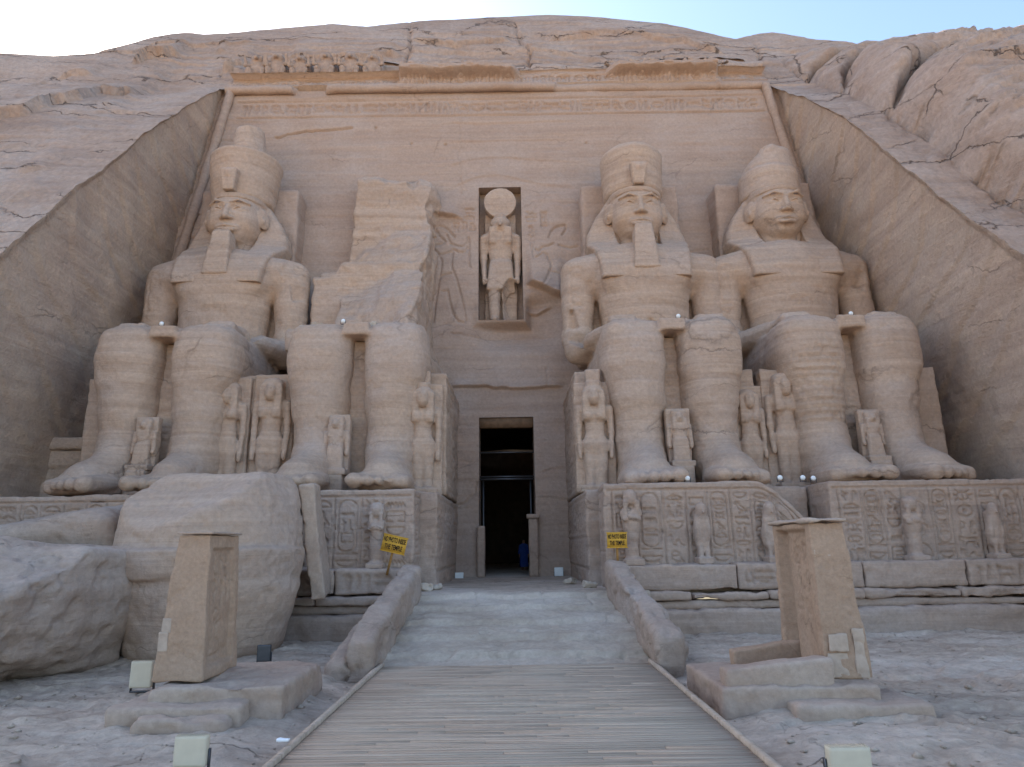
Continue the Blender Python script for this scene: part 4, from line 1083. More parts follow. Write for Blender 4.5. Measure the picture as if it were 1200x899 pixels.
colossus(-14.45, 'complete seated colossus with tall double crown and long beard, leftmost beside the left cut wall', 'double', True, 100, -3.6, 4.15, dmg1)
colossus(6.7, 'complete seated colossus with rounded crown, cobra and beard, just right of the doorway', 'worn', True, 300, -4.05, 3.6, dmg3)
colossus(14.15, 'seated colossus without a beard and with a broken crown, against the right cut wall', 'stump', False, 400, -3.6, 3.9, dmg4)

# the broken colossus
r2 = empty('colossus', (-6.45, 24.5, PED), 'shattered seated colossus left of the doorway, only legs and rough torso stump remain', 'statue', 'seated colossi of the temple front')
bb = colossus_body(True)
put('body', bb, r2, seed=200, amp=.05, strata=.05, edit=longfoot)
throne(r2, -3.6, 3.68, 206)
BO = bpy.data.objects
for o in list(r2.children):
    if o.name.startswith('back_pillar'): bpy.data.objects.remove(o)
def loc2(u, v, Y):
    p = at(u, v, Y); return p[0]+6.45, Y-24.5, p[2]-PED
f = Field((-4.6, 3.6, 4.6), (4.6, 13.0, 18.6), .10)
def wedge_pts(A, B, C_):
    A, B, C_ = map(np.array, (A, B, C_)); n = np.cross(B-A, C_-A); n = n/np.linalg.norm(n); return A, (n if n[1] < 0 else -n)
xR = loc2(499, 330, 33.5)[0]; xS = loc2(408, 270, 34.6)[0]; zS = loc2(455, 221, 34.8)[2]
f.box(((xR+xS)/2+.1, 11.3, zS/2+2.6), ((xR-xS)/2+.1, 1.25, zS/2-1.4), .12, rot=(0, 3.5, 0))      # slab behind
zL = loc2(370, 306, 32.5)[2]
f.box(((-3.7+xR)/2, 10.2, (zL+5)/2), ((xR+3.7)/2, 2.1, (zL-5)/2), .2, .1)                  # left shoulder stump
f.box(((xS+xR)/2+.25, 8.6, 9.2), ((xR-xS)/2-.1, 5.0, 6.2), .2, .1)                          # thick core, cut below
A, n_ = wedge_pts(loc2(499, 262, 34.3), loc2(404, 322, 34.2), loc2(440, 378, 30.4))
# the plane bounds only the core, so keep a copy of slab and stump
g = Field((-4.6, 3.6, 4.6), (4.6, 13.0, 18.6), .10)
g.box(((xR+xS)/2+.1, 11.3, zS/2+2.6), ((xR-xS)/2+.1, 1.25, zS/2-1.4), .12, rot=(0, 3.5, 0))
g.box(((-3.7+xR)/2, 10.2, (zL+5)/2), ((xR+3.7)/2, 2.1, (zL-5)/2), .2, .1)
g.box((-.2, 8.3, 7.1), (3.6, 3.4, .55), .2, .2)
f.cutplane(A, n_, .05, (.5, .5, 23))
g.cutplane((-3.0, 8.6, zL-.3), (-.45, -.5, .75), .1, (.5, .5, 25)) if False else None
f.F = smin(f.F, g.F, .05)
f.cutplane((1.5, 10.2, zS+.1), (.10, -.55, .85), .05, (.75, .75, 21))
f.cutplane((-3.6, 10, zL+.2), (-.5, -.3, .8), .05, (.6, .7, 27)) if False else None
f.cutplane((xR+.25, 10, 12), (1, -.05, .02), .08, (.7, .6, 24))
f.ell((-3.4, 8.0, zL+.1), (1.2, 1.4, .9), .2, cut=True)
put('torso_stump', f, r2, M['statue'], seed=210, amp=.10, scale=.9, strata=.09, sf=1.4)

# ================================================================== PEDESTALS
def pedestal(name, x0, x1, y0, y1, z0, z1, label, seed, figs=(), left=False, right=False, dmg=None, z_small=True):
    r = empty(name, ((x0+x1)/2, y0, z0), label, 'pedestal', 'pedestals of the seated colossi')
    rg = random.Random(seed); W = x1-x0; H = z1-z0
    c = Canvas(W, H, .025); x = .35; i = 0
    c.line([(.15, H-.25), (W-.15, H-.25)], .03)
    while x < W-.7:
        w = rg.choice([.62, .72, .85])
        text_column(c, rg, x, 1.05, H-.35, w, .018, cart=(i % 3 == 1)); c.line([(x-.04, .95), (x-.04, H-.3)], .02); x += w+.09; i += 1
    cs = Canvas(y1-y0, H, .05)
    if left or right:
        for i in range(int((y1-y0)/.85)):
            text_column(cs, rg, .3+i*.85, 1.6, H-.3, .7, .03); cs.line([(.26+i*.85, .3), (.26+i*.85, H-.2)], .03)
        for zz in (1.5, H-.25): cs.line([(.1, zz), (y1-y0-.1, zz)], .03)
    fc = {'front': (c, .085)}
    if left: fc['left'] = (cs, .05)
    if right: fc['right'] = (cs, .05)
    V, F = block((W, y1-y0, H), .038, r=.09, amp=.05, scale=.9, strata=.03, seed=seed, off=(x0, y0, z0), faces=fc, deform=dmg)
    mesh_obj('inscribed_block', V+np.array([x0, y0, z0])-np.array(r.location), F, M['ped'], r)
    return r
LZ = at(825, 660, 23.6)[2]       # ledge where the falcons stand
def dmgA(V):   # the outer corner has broken away in a curve
    t = sstep(5.3, 7.9, V[:, 0]); V = V.copy(); V[:, 2] -= t*sstep(.6, 3.8, V[:, 2])*2.0; V[:, 1] -= .25*t; return V
pedestal('pedestal', 3.10, 10.95, 23.95, 25.6, TER-.3, PED, 'inscribed pedestal under the bearded colossus right of the doorway', 11, left=True, dmg=dmgA)
pedestal('pedestal', 11.0, 21.5, 24.1, 34.6, TER-.3, PED-.02, 'inscribed pedestal under the beardless colossus at the right cut wall', 12)
pedestal('pedestal', -9.9, -3.45, 24.0, 25.6, TER-.3, PED-.08, 'inscribed pedestal under the shattered colossus left of the doorway', 13, right=True)
for nm, xa_, xb_, ya_, lf, sd_ in [('right', 2.66, 10.9, 25.62, 'left', 15), ('left', -9.9, -2.80, 25.62, 'right', 16)]:
    ro = bpy.data.objects['pedestal' if nm == 'right' else 'pedestal.002']
    cs_ = Canvas(9, 3.9, .035); rg_ = random.Random(sd_)
    for i in range(10): text_column(cs_, rg_, .1+i*.85, 2.1, 3.4, .7, .025); cs_.line([(.05+i*.85, .3), (.05+i*.85, 3.6)], .02)
    for zz_ in (.9, 2.0, 3.5): cs_.line([(.1, zz_), (8.9, zz_)], .025)
    V, F = block((xb_-xa_, 8.7, PED-TER+.3-.06), .06, r=.08, amp=.06, scale=.7, strata=.03, seed=sd_, off=(xa_, 0, 0), faces={lf: (cs_, .06)})
    mesh_obj('throne_base', V+np.array([xa_, ya_, TER-.3])-np.array(ro.location), F, M['ped'], ro)
pedestal('pedestal', -23.5, -10.0, 24.3, 34.6, TER-.3, PED-.12, 'inscribed pedestal under the leftmost colossus, half hidden by fallen boulders', 14)
# terrace edge: ledge course with signs, white lip, plain footing
def terrace_front(x0, x1, label, seed):
    r = empty('terrace_wall', ((x0+x1)/2, 22.3, 0), label, 'wall', 'terrace walls along the forecourt')
    o = np.array(r.location); rg = random.Random(seed); W = x1-x0
    z2 = LZ
    segs = []; x = x0
    while x < x1-.5:
        w = min(rg.uniform(2.2, 4.2), x1-x); segs.append((x, x+w)); x += w
    for k, (a, b) in enumerate(segs):
        c = Canvas(b-a, .8, .035)
        if rg.random() < .8: text_row(c, rg, .25, b-a-.3, .14, .5, .035)
        V, F = block((b-a-.02, 1.5, .82+rg.uniform(-.05, .03)), .07, r=.07, amp=.06, scale=1.0, strata=.03, seed=seed+k, off=(a, 0, 0), faces={'front': (c, .12)})
        mesh_obj('carved_course', V+np.array([a, 22.95+rg.uniform(-.04, .06), z2-.82])-o, F, M['ped'], r)
    x = x0; k = 0
    while x < x1-.8:
        w = min(rg.uniform(1.4, 3.6), x1-x); dy = rg.uniform(-.05, .12); k += 1
        V, F = block((w-.03, 1.0, .27+rg.uniform(-.05, .03)), .08, r=.07, amp=.09, scale=1.3, strata=.03, seed=seed+30+k, off=(x, 0, 0)); mesh_obj('lip_course', V+np.array([x, 22.64+dy, z2-1.12])-o, F, M['ped'], r); x += w
    V, F = block((W, 1.0, .26), .13, r=.06, amp=.06, scale=1.2, seed=seed+21, off=(x0, 0, 0)); mesh_obj('recessed_course', V+np.array([x0, 22.8, z2-1.40])-o, F, M['ped'], r)
    V, F = block((W, 2.5, z2-1.38+.4), .13, r=.08, amp=.10, scale=.6, strata=.04, seed=seed+22, off=(x0, 0, 0)); mesh_obj('footing', V+np.array([x0, 22.45, -.4])-o, F, M['ped'], r)
terrace_front(3.45, 22.5, 'low stepped terrace wall with worn carved course below the right hand pedestals', 500)
terrace_front(-24, -3.6, 'low stepped terrace wall behind the fallen boulders left of the ramp', 540)

# ================================================================== SMALLER FIGURES
def fig(name, f, loc, label, cat, group=None, seed=0, amp=.015, strata=.012, mat=None, rz=0, sc=1.0):
    V, F = f.mesh(); V = weather(V, F, amp, 2.0, strata, 3.0, seed)
    if name == 'falcon_statue': V = V*np.array([.74, .8, 1])
    o = mesh_obj(name, V*sc, F, mat or M['statue']); o.location = loc; o.rotation_euler = (0, 0, rz)
    return tag(o, label, cat, group)
def queen_field(tall=True, slab=True, arm=False):
    """standing woman, 5 m tall, base at z=0, facing -y"""
    f = Field((-1.15, -1.0, -.05), (1.15, 1.0, 5.6), .05)
    if slab: f.box((0, .62, 2.45), (.95, .35, 2.45), .05)
    f.box((0, .1, .12), (.75, .65, .14), .05, .05)
    for s in (-1, 1):
        f.cone((.24*s, .1, .3), (.27*s, .05, 2.1), .27, .34, .15)
        f.cone((.24*s, .0, .22), (.26*s, -.45, .16), .17, .12, .1)
        f.cone((.72*s, .12, 3.65), (.76*s, .12, 2.6), .17, .14, .1); f.cone((.76*s, .12, 2.6), (.74*s, -.02, 1.75), .14, .11, .08)
        f.ell((.73*s, -.05, 1.6), (.12, .13, .2), .05)
        f.ell((.26*s, -.28, 3.3), (.2, .14, .19), .1)
        f.box((.36*s, -.12, 3.72), (.17, .2, .62), .08, .06)                      # wig falls to the chest
    f.cone((0, .08, 2.05), (0, .08, 2.6), .48, .36, .2, sc=(1, .75, 1)); f.cone((0, .08, 2.6), (0, .08, 3.4), .36, .48, .2, sc=(1, .7, 1))
    f.cone((-.5, .1, 3.6), (.5, .1, 3.6), .2, .2, .15)
    f.cone((0, .1, 3.6), (0, .05, 3.9), .18, .17, .05)
    f.ell((0, .0, 4.15), (.27, .3, .36), .05)
    f.box((0, .12, 4.15), (.52, .38, .50), .28, .05); f.box((0, .2, 3.75), (.56, .3, .5), .15, .05)
    for s in (-1, 1): f.box((.36*s, -.10, 3.86), (.15, .24, .58), .08, .06)
    f.ell((0, -.02, 4.42), (.47, .40, .26), .06); f.ell((0, -.26, 4.10), (.29, .34, .38), .03)
    f.cone((0, -.50, 4.16), (0, -.55, 4.05), .03, .05, .04)
    f.cone((-.08, -.51, 3.95), (.08, -.51, 3.95), .025, .025, .03)
    for s in (-1, 1): f.ell((.1*s, -.52, 4.18), (.06, .04, .03), .03, cut=True)
    if tall:
        f.cyl((0, .1, 4.72), .36, .40, .14, .04, .03); f.box((0, .25, 5.05), (.33, .16, .42), .08, .05, taper=(1, 1.15))
    return f
def small_field():
    """prince or princess block figure 2.4 m high"""
    f = Field((-.75, -.6, -.05), (.75, .6, 2.6), .04)
    f.box((0, .3, 1.2), (.5, .2, 1.25), .04); f.box((0, 0, .1), (.5, .45, .12), .03, .03)
    f.box((0, -.02, .65), (.34, .24, .55), .1, .08, taper=(1.15, .85)); f.cone((0, .0, 1.1), (0, 0, 1.6), .27, .34, .1, sc=(1, .7, 1))
    for s in (-1, 1):
        f.cone((.42*s, .03, 1.68), (.45*s, 0, .95), .11, .09, .06); f.ell((.44*s, -.04, .85), (.08, .09, .12), .04)
        f.box((.2*s, -.1, 1.75), (.1, .12, .25), .05, .05)
    f.box((0, .06, 2.05), (.31, .22, .32), .14, .05); f.ell((0, -.12, 2.02), (.17, .2, .22), .03); f.cone((0, -.32, 2.05), (0, -.35, 1.98), .02, .035, .03)
    return f
QF = queen_field(); QF2 = queen_field(False)
GQ = 'standing royal women beside the legs of the colossi'
def queen(u, vt, Y, label, seed, field=None, h=5.45, zb=PED-.05, rz=0):
    x, _, zt = at(u, vt, Y); s = (zt-zb)/h
    fl = .78 if field is QF2 else .95
    o = fig('queen_statue', field or QF, (x, Y, zb), label, 'statue', GQ, seed, .025, .03, rz=rz, sc=s)
    o.scale = (.92 if fl > .9 else .85, fl, 1); return o
queen(694, 432, 27.5, 'standing queen figure with long wig, just right of the doorway beside the bearded colossus', 601, rz=-.1)
queen(496, 434, 27.5, 'standing queen figure with long wig at the doorway side of the shattered colossus', 602, rz=.12)
queen(270, 440, 27.8, 'tall worn relief queen right of the leftmost colossus, beside its inner leg', 603, QF2, 4.95)
queen(321, 436, 27.9, 'narrow queen figure on the left side of the shattered colossus, half hidden by its shin', 604, QF2, 4.95)
queen(874, 450, 27.9, 'narrow queen figure against the right leg of the bearded colossus', 605, QF2, 4.95)
queen(915, 430, 27.8, 'broad worn queen figure against the left leg of the beardless colossus', 606, QF2, 4.95)
SF = small_field(); GS = 'small figures between the shins of the colossi'
def prince(u, v0, v1, Y, label, seed, rz=0):
    x, _, zb = at(u, v1, Y); zt = at(u, v0, Y)[2]
    s = (zt-zb)/2.42
    o = fig('prince_statue', SF, (x, Y, zb), label, 'statue', GS, seed, .02, .02, rz=rz, sc=s)
    # the block it stands on
    V, F = block((.8, .9, max(zb-PED+.02, .1)), .12, r=.03, amp=.01, seed=seed); V += np.array([-.4, -.45, -(zb-PED)-.02])
    b = mesh_obj('base', V, F, M['statue'], o)
prince(165, 489, 552, 26.9, 'small standing figure between the shins of the leftmost colossus', 621)
prince(392, 486, 557, 26.9, 'small standing figure between the shins of the shattered colossus', 622)
prince(799, 479, 547, 26.9, 'small standing figure between the shins of the bearded colossus right of the doorway', 623)
prince(1027, 480, 541, 26.9, 'small worn figure between the shins of the beardless colossus', 624)

def falcon_field():
    f = Field((-.6, -.6, -.05), (.6, .6, 2.3), .04)
    f.box((0, .05, .1), (.36, .42, .12), .04); f.box((0, .32, .95), (.2, .14, .85), .05, .05)
    f.cone((0, .05, .7), (0, .0, 1.45), .24, .34, .2, sc=(1, .85, 1)); f.cone((0, .1, .3), (0, .05, .8), .12, .25, .15, sc=(1, .8, 1))
    for s in (-1, 1):
        f.cone((.14*s, -.1, .2), (.16*s, -.05, .6), .09, .14, .08); f.ell((.26*s, .05, 1.05), (.13, .26, .55), .08, rot=(8, 0, 0))
    f.ell((0, -.06, 1.82), (.25, .28, .28), .12); f.cone((0, -.28, 1.82), (0, -.42, 1.7), .07, .03, .05)
    return f
def mummy_field():
    f = Field((-.6, -.6, -.05), (.6, .6, 2.8), .04)
    f.box((0, .1, .1), (.34, .4, .12), .04); f.box((0, .3, 1.3), (.24, .16, 1.25), .05, .05)
    f.cone((0, .05, .25), (0, .05, 1.5), .2, .3, .15, sc=(1, .8, 1)); f.cone((-.2, .05, 1.75), (.2, .05, 1.75), .2, .2, .15)
    f.cone((-.25, -.12, 1.55), (.1, -.2, 1.6), .1, .08, .06); f.cone((.25, -.12, 1.55), (-.1, -.2, 1.65), .1, .08, .06)
    f.ell((0, 0, 2.25), (.2, .22, .27), .08); f.ell((0, .07, 2.3), (.28, .22, .3), .08)
    for s in (-1, 1): f.box((.2*s, -.04, 1.95), (.09, .12, .25), .05, .05)
    return f
FF, MF = falcon_field(), mummy_field(); GF = 'small statues standing on the terrace ledge'
def small_statue(nm, field, u, v0, v1, Y, hh, label, seed, cat):
    x = at(u, v1, Y)[0]; zt = at(u, v0, Y)[2]; s = (zt-LZ)/hh
    fig(nm, field, (x, Y, LZ-.02), label, cat, GF, seed, .035, .03, M['ped'], sc=s)
small_statue('mummy_statue', MF, 743, 572, 665, 23.55, 2.6, 'slender mummy shaped statue on the ledge beside the right hand yellow sign', 641, 'statue')
small_statue('falcon_statue', FF, 826, 587, 660, 23.6, 2.1, 'falcon statue below the feet of the bearded colossus, in the middle of its pedestal', 642, 'statue')
small_statue('falcon_statue', FF, 907, 587, 660, 23.6, 2.1, 'falcon statue partly hidden behind the right hand stela', 643, 'statue')
small_statue('mummy_statue', MF, 1077, 580, 656, 23.7, 2.6, 'mummy shaped statue on the ledge right of the right hand stela', 644, 'statue')
small_statue('falcon_statue', FF, 1171, 588, 650, 23.7, 2.1, 'falcon statue at the right edge below the beardless colossus', 645, 'statue')
small_statue('mummy_statue', MF, 439, 588, 671, 23.6, 2.6, 'broken mummy shaped statue on the ledge left of the ramp, by the leaning yellow sign', 646, 'statue')

# god in the niche
f = Field((-1.35, -1.3, 0), (1.35, 1.2, 8.3), .05)
f.cyl((0, 0, 0), 1, 1, .01, .001)
f.F[:] = 9
f.op(lambda x, y, z: np.maximum(np.sqrt(x*x+(z-7.25)**2)-.92, np.abs(y-.15)-.22), (-1, -.3, 6.2), (1, .5, 8.3), .08)
f.box((0, .85, 3.4), (.9, .35, 3.4), .05)
for s in (-1, 1):
    f.cone((.36*s, .1, .2), (.38*s, .1, 2.4), .28, .36, .12); f.cone((.36*s, .05, .2), (.36*s, -.5, .15), .22, .16, .1)
    f.cone((.98*s, .15, 5.0), (.98*s, .15, 3.9), .24, .19, .1); f.cone((.98*s, .15, 3.9), (.92*s, -.05, 2.75), .19, .15, .1); f.ell((.92*s, -.1, 2.5), (.15, .17, .26), .05)
    f.box((.42*s, -.18, 5.15), (.2, .2, .5), .08, .08)
f.box((0, .1, 2.75), (.74, .42, .85), .15, .1, taper=(1.1, .82))
f.cone((0, .1, 3.5), (0, .1, 4.9), .55, .75, .2, sc=(1, .6, 1)); f.cone((-.8, .15, 5.1), (.8, .15, 5.1), .26, .26, .2)
f.ell((0, .0, 5.85), (.46, .48, .52), .1); f.cone((0, -.35, 5.85), (0, -.62, 5.62), .16, .07, .1); f.ell((0, .1, 6.0), (.55, .42, .45), .08)
f.cyl((0, -.05, 6.38), .26, .24, .12, .04, .05)
f.ell((.6, -.4, 1.2), (.6, .9, 1.35), .1, cut=True)
gx = (NX0+NX1)/2
fig('god_statue', f, (gx, 36.15, NZ0+.02), 'falcon headed god with a sun disc standing in the niche above the doorway', 'statue', None, 660, .03, .02, sc=(NZ1-NZ0-.12)/8.2)

# baboons
f = Field((-.7, -.75, -.05), (.7, .7, 1.75), .05)
f.box((0, .45, .8), (.55, .2, .8), .1); f.cone((0, .1, .45), (0, .05, 1.0), .42, .36, .15); f.ell((0, -.08, 1.36), (.34, .32, .3), .1)
f.ell((0, -.36, 1.26), (.14, .24, .13), .06)
for s in (-1, 1):
    f.cone((.3*s, -.15, .3), (.36*s, -.42, .5), .2, .15, .08); f.cone((.36*s, -.42, .5), (.34*s, -.45, .1), .13, .11, .06)
    f.cone((.36*s, -.05, 1.0), (.52*s, -.35, .85), .13, .11, .06); f.cone((.52*s, -.35, .85), (.5*s, -.5, 1.3), .1, .09, .05)
bmV, bmF = f.mesh(); bmV = weather(bmV, bmF, .05, 2.2, .03, 3, 7)
f.ell((0, -.45, 1.25), (.5, .4, .35), .25, cut=True); f.ell((0, -.5, .5), (.6, .25, .4), .2, cut=True); f.ell((.3, -.2, 1.7), (.5, .5, .3), .2, cut=True)
bwV, bwF = f.mesh(); bwV = weather(bwV, bwF, .12, 1.8, .05, 3, 8)
bab = [(302, 0), (325, 0), (352, 0), (382, 0), (411, 0), (437, 0), (486, 1), (507, 1), (530, 1), (556, 1), (722, 1), (745, 1), (768, 1), (792, 1), (815, 1), (838, 1)]
names = ['first', 'second', 'third', 'fourth', 'fifth', 'sixth']
src = {}
for i, (u, worn) in enumerate(bab):
    Y = 37.85; x, _, z = at(u, 82, Y); zb = ZTOR+1.42
    if worn not in src:
        o = mesh_obj('baboon_statue', bwV if worn else bmV, bwF if worn else bmF, M['cliff']); src[worn] = o
    else:
        o = src[worn].copy(); COL.objects.link(o)
    o.location = (x, Y, zb); s = 1.16 + .07*math.sin(i*2.3); o.scale = (s*1.1, s*.8, s if not worn else .72*s)
    if i < 6: lab = names[i]+' from the left in the row of squatting baboons on top of the cornice'
    elif i < 10: lab = 'worn baboon, '+names[i-6]+' of the four in the middle of the cornice top'
    else: lab = 'heavily eroded baboon, '+names[i-10]+' of the six right of the middle on the cornice top'
    tag(o, lab, 'statue', 'baboons along the top of the cornice')

# ================================================================== GROUND, TERRACE, RAMP, PATH
def ground():
    xs = np.concatenate([np.linspace(-400, -30, 14)[:-1], np.linspace(-30, -14, 60)[:-1], np.linspace(-14, 14, 380), np.linspace(14, 30, 60)[1:], np.linspace(30, 400, 14)[1:]])
    ys = np.concatenate([np.linspace(-400, -8, 16)[:-1], np.linspace(-8, 5, 30)[:-1], np.linspace(5, 23.5, 330), np.linspace(23.5, 36, 12)[1:]])
    X, Y = np.meshgrid(xs, ys, indexing='ij'); X = X.ravel(); Y = Y.ravel()
    P = np.stack([X, Y, 0*X], -1)
    q = fbm(P*.22, 3, 90)*3+X*.06
    h = .14*fbm(P*.35, 4, 91) + .07*(terr(q*1.6, .12)-q*1.6)*1.2 + .05*fbm(P*np.array([.9, 2.2, 1]), 4, 92)
    h += .05*np.abs(fbm(P*2.6, 3, 93)) + .03*fbm(P*6, 2, 94)
    # flat trench under the boardwalk and ramp
    w = sstep(3.3, 4.4, np.abs(X)); h = h*w + (-.16)*(1-w)
    h = h + .10*sstep(3.4, 5.0, np.abs(X))*0
    far = sstep(-6, -14, Y); h = h*(1-far)
    V = np.stack([X, Y, h], -1)
    return mesh_obj('ground', V, grid_faces(len(xs), len(ys)), M['ground'])
tag(ground(), kind='structure')
V, F = boxes([(-420, 420, -420, -16, -.3, .012)])
tag(mesh_obj('sand', V, F, M['sand'], smooth=False), kind='structure')
V, F = block((8.5, 40, .9), .3, r=.02, amp=.03, seed=95)
tag(mesh_obj('terrace', V+np.array([-4.2, 22.62, TER-.9]), F, M['ground']), kind='structure')
# ramp: shallow worn stone steps
def ramp():
    nx, ny = 190, 200; x0, x1 = -3.12, 3.02; y0, y1 = 16.55, 22.75
    X, Y = np.meshgrid(np.linspace(x0-.5, x1+.5, nx), np.linspace(y0, y1, ny), indexing='ij'); X = X.ravel(); Y = Y.ravel()
    P = np.stack([X, Y, 0*X], -1); t = (Y-y0)/(y1-y0)
    Z = .02+(TER-.0)*t
    q = t*5.2+.25*fbm(P*.6, 3, 96); Z = .02+TER*np.clip((terr(q, .2)*.5+q*.5)/5.2, 0, 1)
    for jx in (-1.2, .9, 2.3): Z -= .05*np.exp(-((X-jx-.05*np.sin(Y*3))/.03)**2)*(t > .78)
    for jt in (.80,): Z -= .05*np.exp(-((t-jt)*6.2/.04)**2)
    Z = Z + .09*fbm(P*.8, 4, 97) + .05*fbm(P*3.2, 3, 98)*(1-t*.5)
    pit = sstep(.35, .6, fbm(P*2.4, 3, 99)); Z -= .05*pit*sstep(.9, .3, t)
    V = np.stack([X, Y, Z], -1); F = grid_faces(nx, ny)
    # close it down to the ground
    Vb = V.copy(); Vb[:, 2] = -.3
    m = len(V); edge = []
    ids = np.arange(nx*ny).reshape(nx, ny)
    for a in (ids[:, 0][::-1], ids[:, -1], ids[0, :], ids[-1, :][::-1]):
        edge.append(np.stack([a[1:], a[:-1], a[:-1]+m, a[1:]+m], -1)[:, ::-1])
    return mesh_obj('ramp', np.concatenate([V, Vb]), np.concatenate([F]+edge), M['ramp'])
tag(ramp(), kind='structure')
# joints cut in the upper landing slabs are in its surface; now the boardwalk
rg = random.Random(21); L = []; y = -4.0
while y < 16.6:
    w = rg.uniform(.085, .12); cuts = [-3.05]+sorted(rg.uniform(-2.4, 2.4) for _ in range(rg.choice([0, 1, 1, 2])))+[3.05]
    for a, b in zip(cuts[:-1], cuts[1:]):
        dz = rg.uniform(-.006, .006); zb = .06
        L.append((a+.004, b-.004, y, y+w-.018, -.02+dz, .03+dz))
    y += w
V, F = boxes(L); V[:, 2] += .17 - .022*0
bw = empty('boardwalk', (0, 6, 0), 'wide walkway of weathered timber boards leading to the stone ramp', 'walkway')
mesh_obj('decking', V-np.array([0, 6, .1]), F, M['plank'], bw, smooth=False)
for s in (-1, 1):
    V, F = block((.09, 21.2, .14), .25, r=.012, amp=.012, scale=.9, strata=0, seed=22+s)
    mesh_obj('edge_board', V+np.array([3.1*s-.045-.0, -4.3, .02])-np.array([0, 6, 0]), F, M['plank'], bw)

# parapets of the ramp
def parapet(side, label, seed):
    x = -3.3 if side < 0 else 3.25
    r = empty('ramp_parapet', (x, 16.6, 0), label, 'parapet', 'stone parapets of the ramp'); o = np.array(r.location)
    def deform(V):
        t = V[:, 1]/6.6; V = V.copy(); top = V[:, 2]
        V[:, 2] = top + (TER+.18-.0)*np.clip(t, 0, 1.0)*1.0
        V[:, 0] += .16*np.sin(t*5+side)*0 + side*.22*(1-t)
        return V
    V, F = block((.62, 6.6, 1.05), .085, r=.13, amp=.15, scale=.85, strata=.06, sf=1.4, seed=seed, deform=deform)
    mesh_obj('coping', V+np.array([-.31, -.45, -.3]), F, M['rub'], r)
    if side > 0:
        V, F = block((.55, 3.6, .8), .09, r=.2, amp=.16, scale=.9, seed=seed+2, deform=deform); mesh_obj('rubble_skirt', V+np.array([.25, .9, -.35]), F, M['rub'], r)
    else:
        V, F = block((.6, 2.6, .6), .09, r=.2, amp=.2, scale=.9, seed=seed+2, deform=deform); mesh_obj('rubble_skirt', V+np.array([-.75, -.4, -.3]), F, M['rub'], r)
parapet(-1, 'worn sloping stone parapet on the left side of the ramp', 31); parapet(1, 'worn sloping stone parapet on the right side of the ramp', 35)

# ================================================================== FALLEN BOULDERS
def boulder(name, lo, hi, h, build, label, seed, amp=.12, strata=.06, mat=None):
    f = Field(lo, hi, h); build(f)
    V, F = f.mesh(); V = weather(V, F, amp, .8, strata, 1.2, seed); c = np.array([(lo[0]+hi[0])/2, (lo[1]+hi[1])/2, 0])
    o = mesh_obj(name, V-c, F, mat or M['rub']); o.location = c
    return tag(o, label, 'boulder', 'fallen blocks left of the ramp')
def b1(f):   # the big rounded fragment
    f.cyl((-8.80, 20.4, .95), 2.10, 2.62, 1.15, .45, 0, sy=.95)
    f.cyl((-8.97, 20.45, 2.42), 2.68, 2.76, .42, .12, .15, sy=.95)
    f.cyl((-8.9, 20.6, 3.7), 2.62, 2.30, 1.25, .45, .03, sy=.95)
    f.cutplane((-9.2, 18.9, 4.05), (-.16, -.60, .78), .1, (.22, .5, 51))
    f.cutplane((-11.0, 20, 4.3), (-.6, -.2, .75), .1, (.2, .5, 52))
    f.cutplane((-6.55, 19.6, 3.9), (.85, -.2, .45), .12, (.2, .5, 53))
boulder('boulder', (-12.0, 17.4, -.2), (-5.9, 23.6, 5.1), .08, b1, 'huge rounded block with a worn shelf band, fallen behind the left stela', 51, .08, .04, M['statue'])
def b2(f):
    f.box((-6.25, 22.0, 3.0), (.24, .8, 1.75), .06, 0, rot=(4, -8, 8)); f.cutplane((-6.6, 20.6, 4.9), (.3, -.3, 1), .1, (.3, .8, 55))
boulder('boulder', (-8.1, 19.6, .0), (-5.0, 23.4, 5.3), .07, b2, 'thin reddish slab leaning against the right side of the huge rounded block', 56, .06, .03, M['stela_base'])
def b3(f):
    f.box((-13.7, 16.9, 1.4), (3.5, 2.5, 1.85), .25, 0, rot=(-4, 5, -8))
    f.cutplane((-12.3, 15.4, 2.55), (.22, -.50, .85), .15, (.45, .45, 57)); f.cutplane((-10.45, 16, 1.5), (.93, -.25, -.22), .15, (.3, .5, 58))
    f.cutplane((-11.3, 15, .55), (.42, -.30, -.9), .2, (.25, .6, 59)); f.cutplane((-12.1, 14.45, 1), (.10, -1, -.12), .15, (.3, .5, 60))
boulder('boulder', (-17.7, 13.6, -.4), (-9.7, 20.2, 3.6), .08, b3, 'broad bulging boulder at the left edge, overhanging its shadowed foot', 57, .14, .12)
def b4(f):
    f.box((-15.2, 20.9, 1.75), (3.9, 1.5, 1.75), .3, 0, rot=(8, -11, 6)); f.cutplane((-12.5, 19.2, 3.6), (.1, -.35, .95), .15, (.35, .5, 61))
    f.cutplane((-12.5, 19.2, 2.9), (.0, -.9, .3), .1, (.35, .8, 62))
boulder('boulder', (-19.8, 18.0, -.5), (-10.6, 23.2, 4.8), .10, b4, 'long low slab lying behind the broad boulder at the left edge', 62, .12, .10)

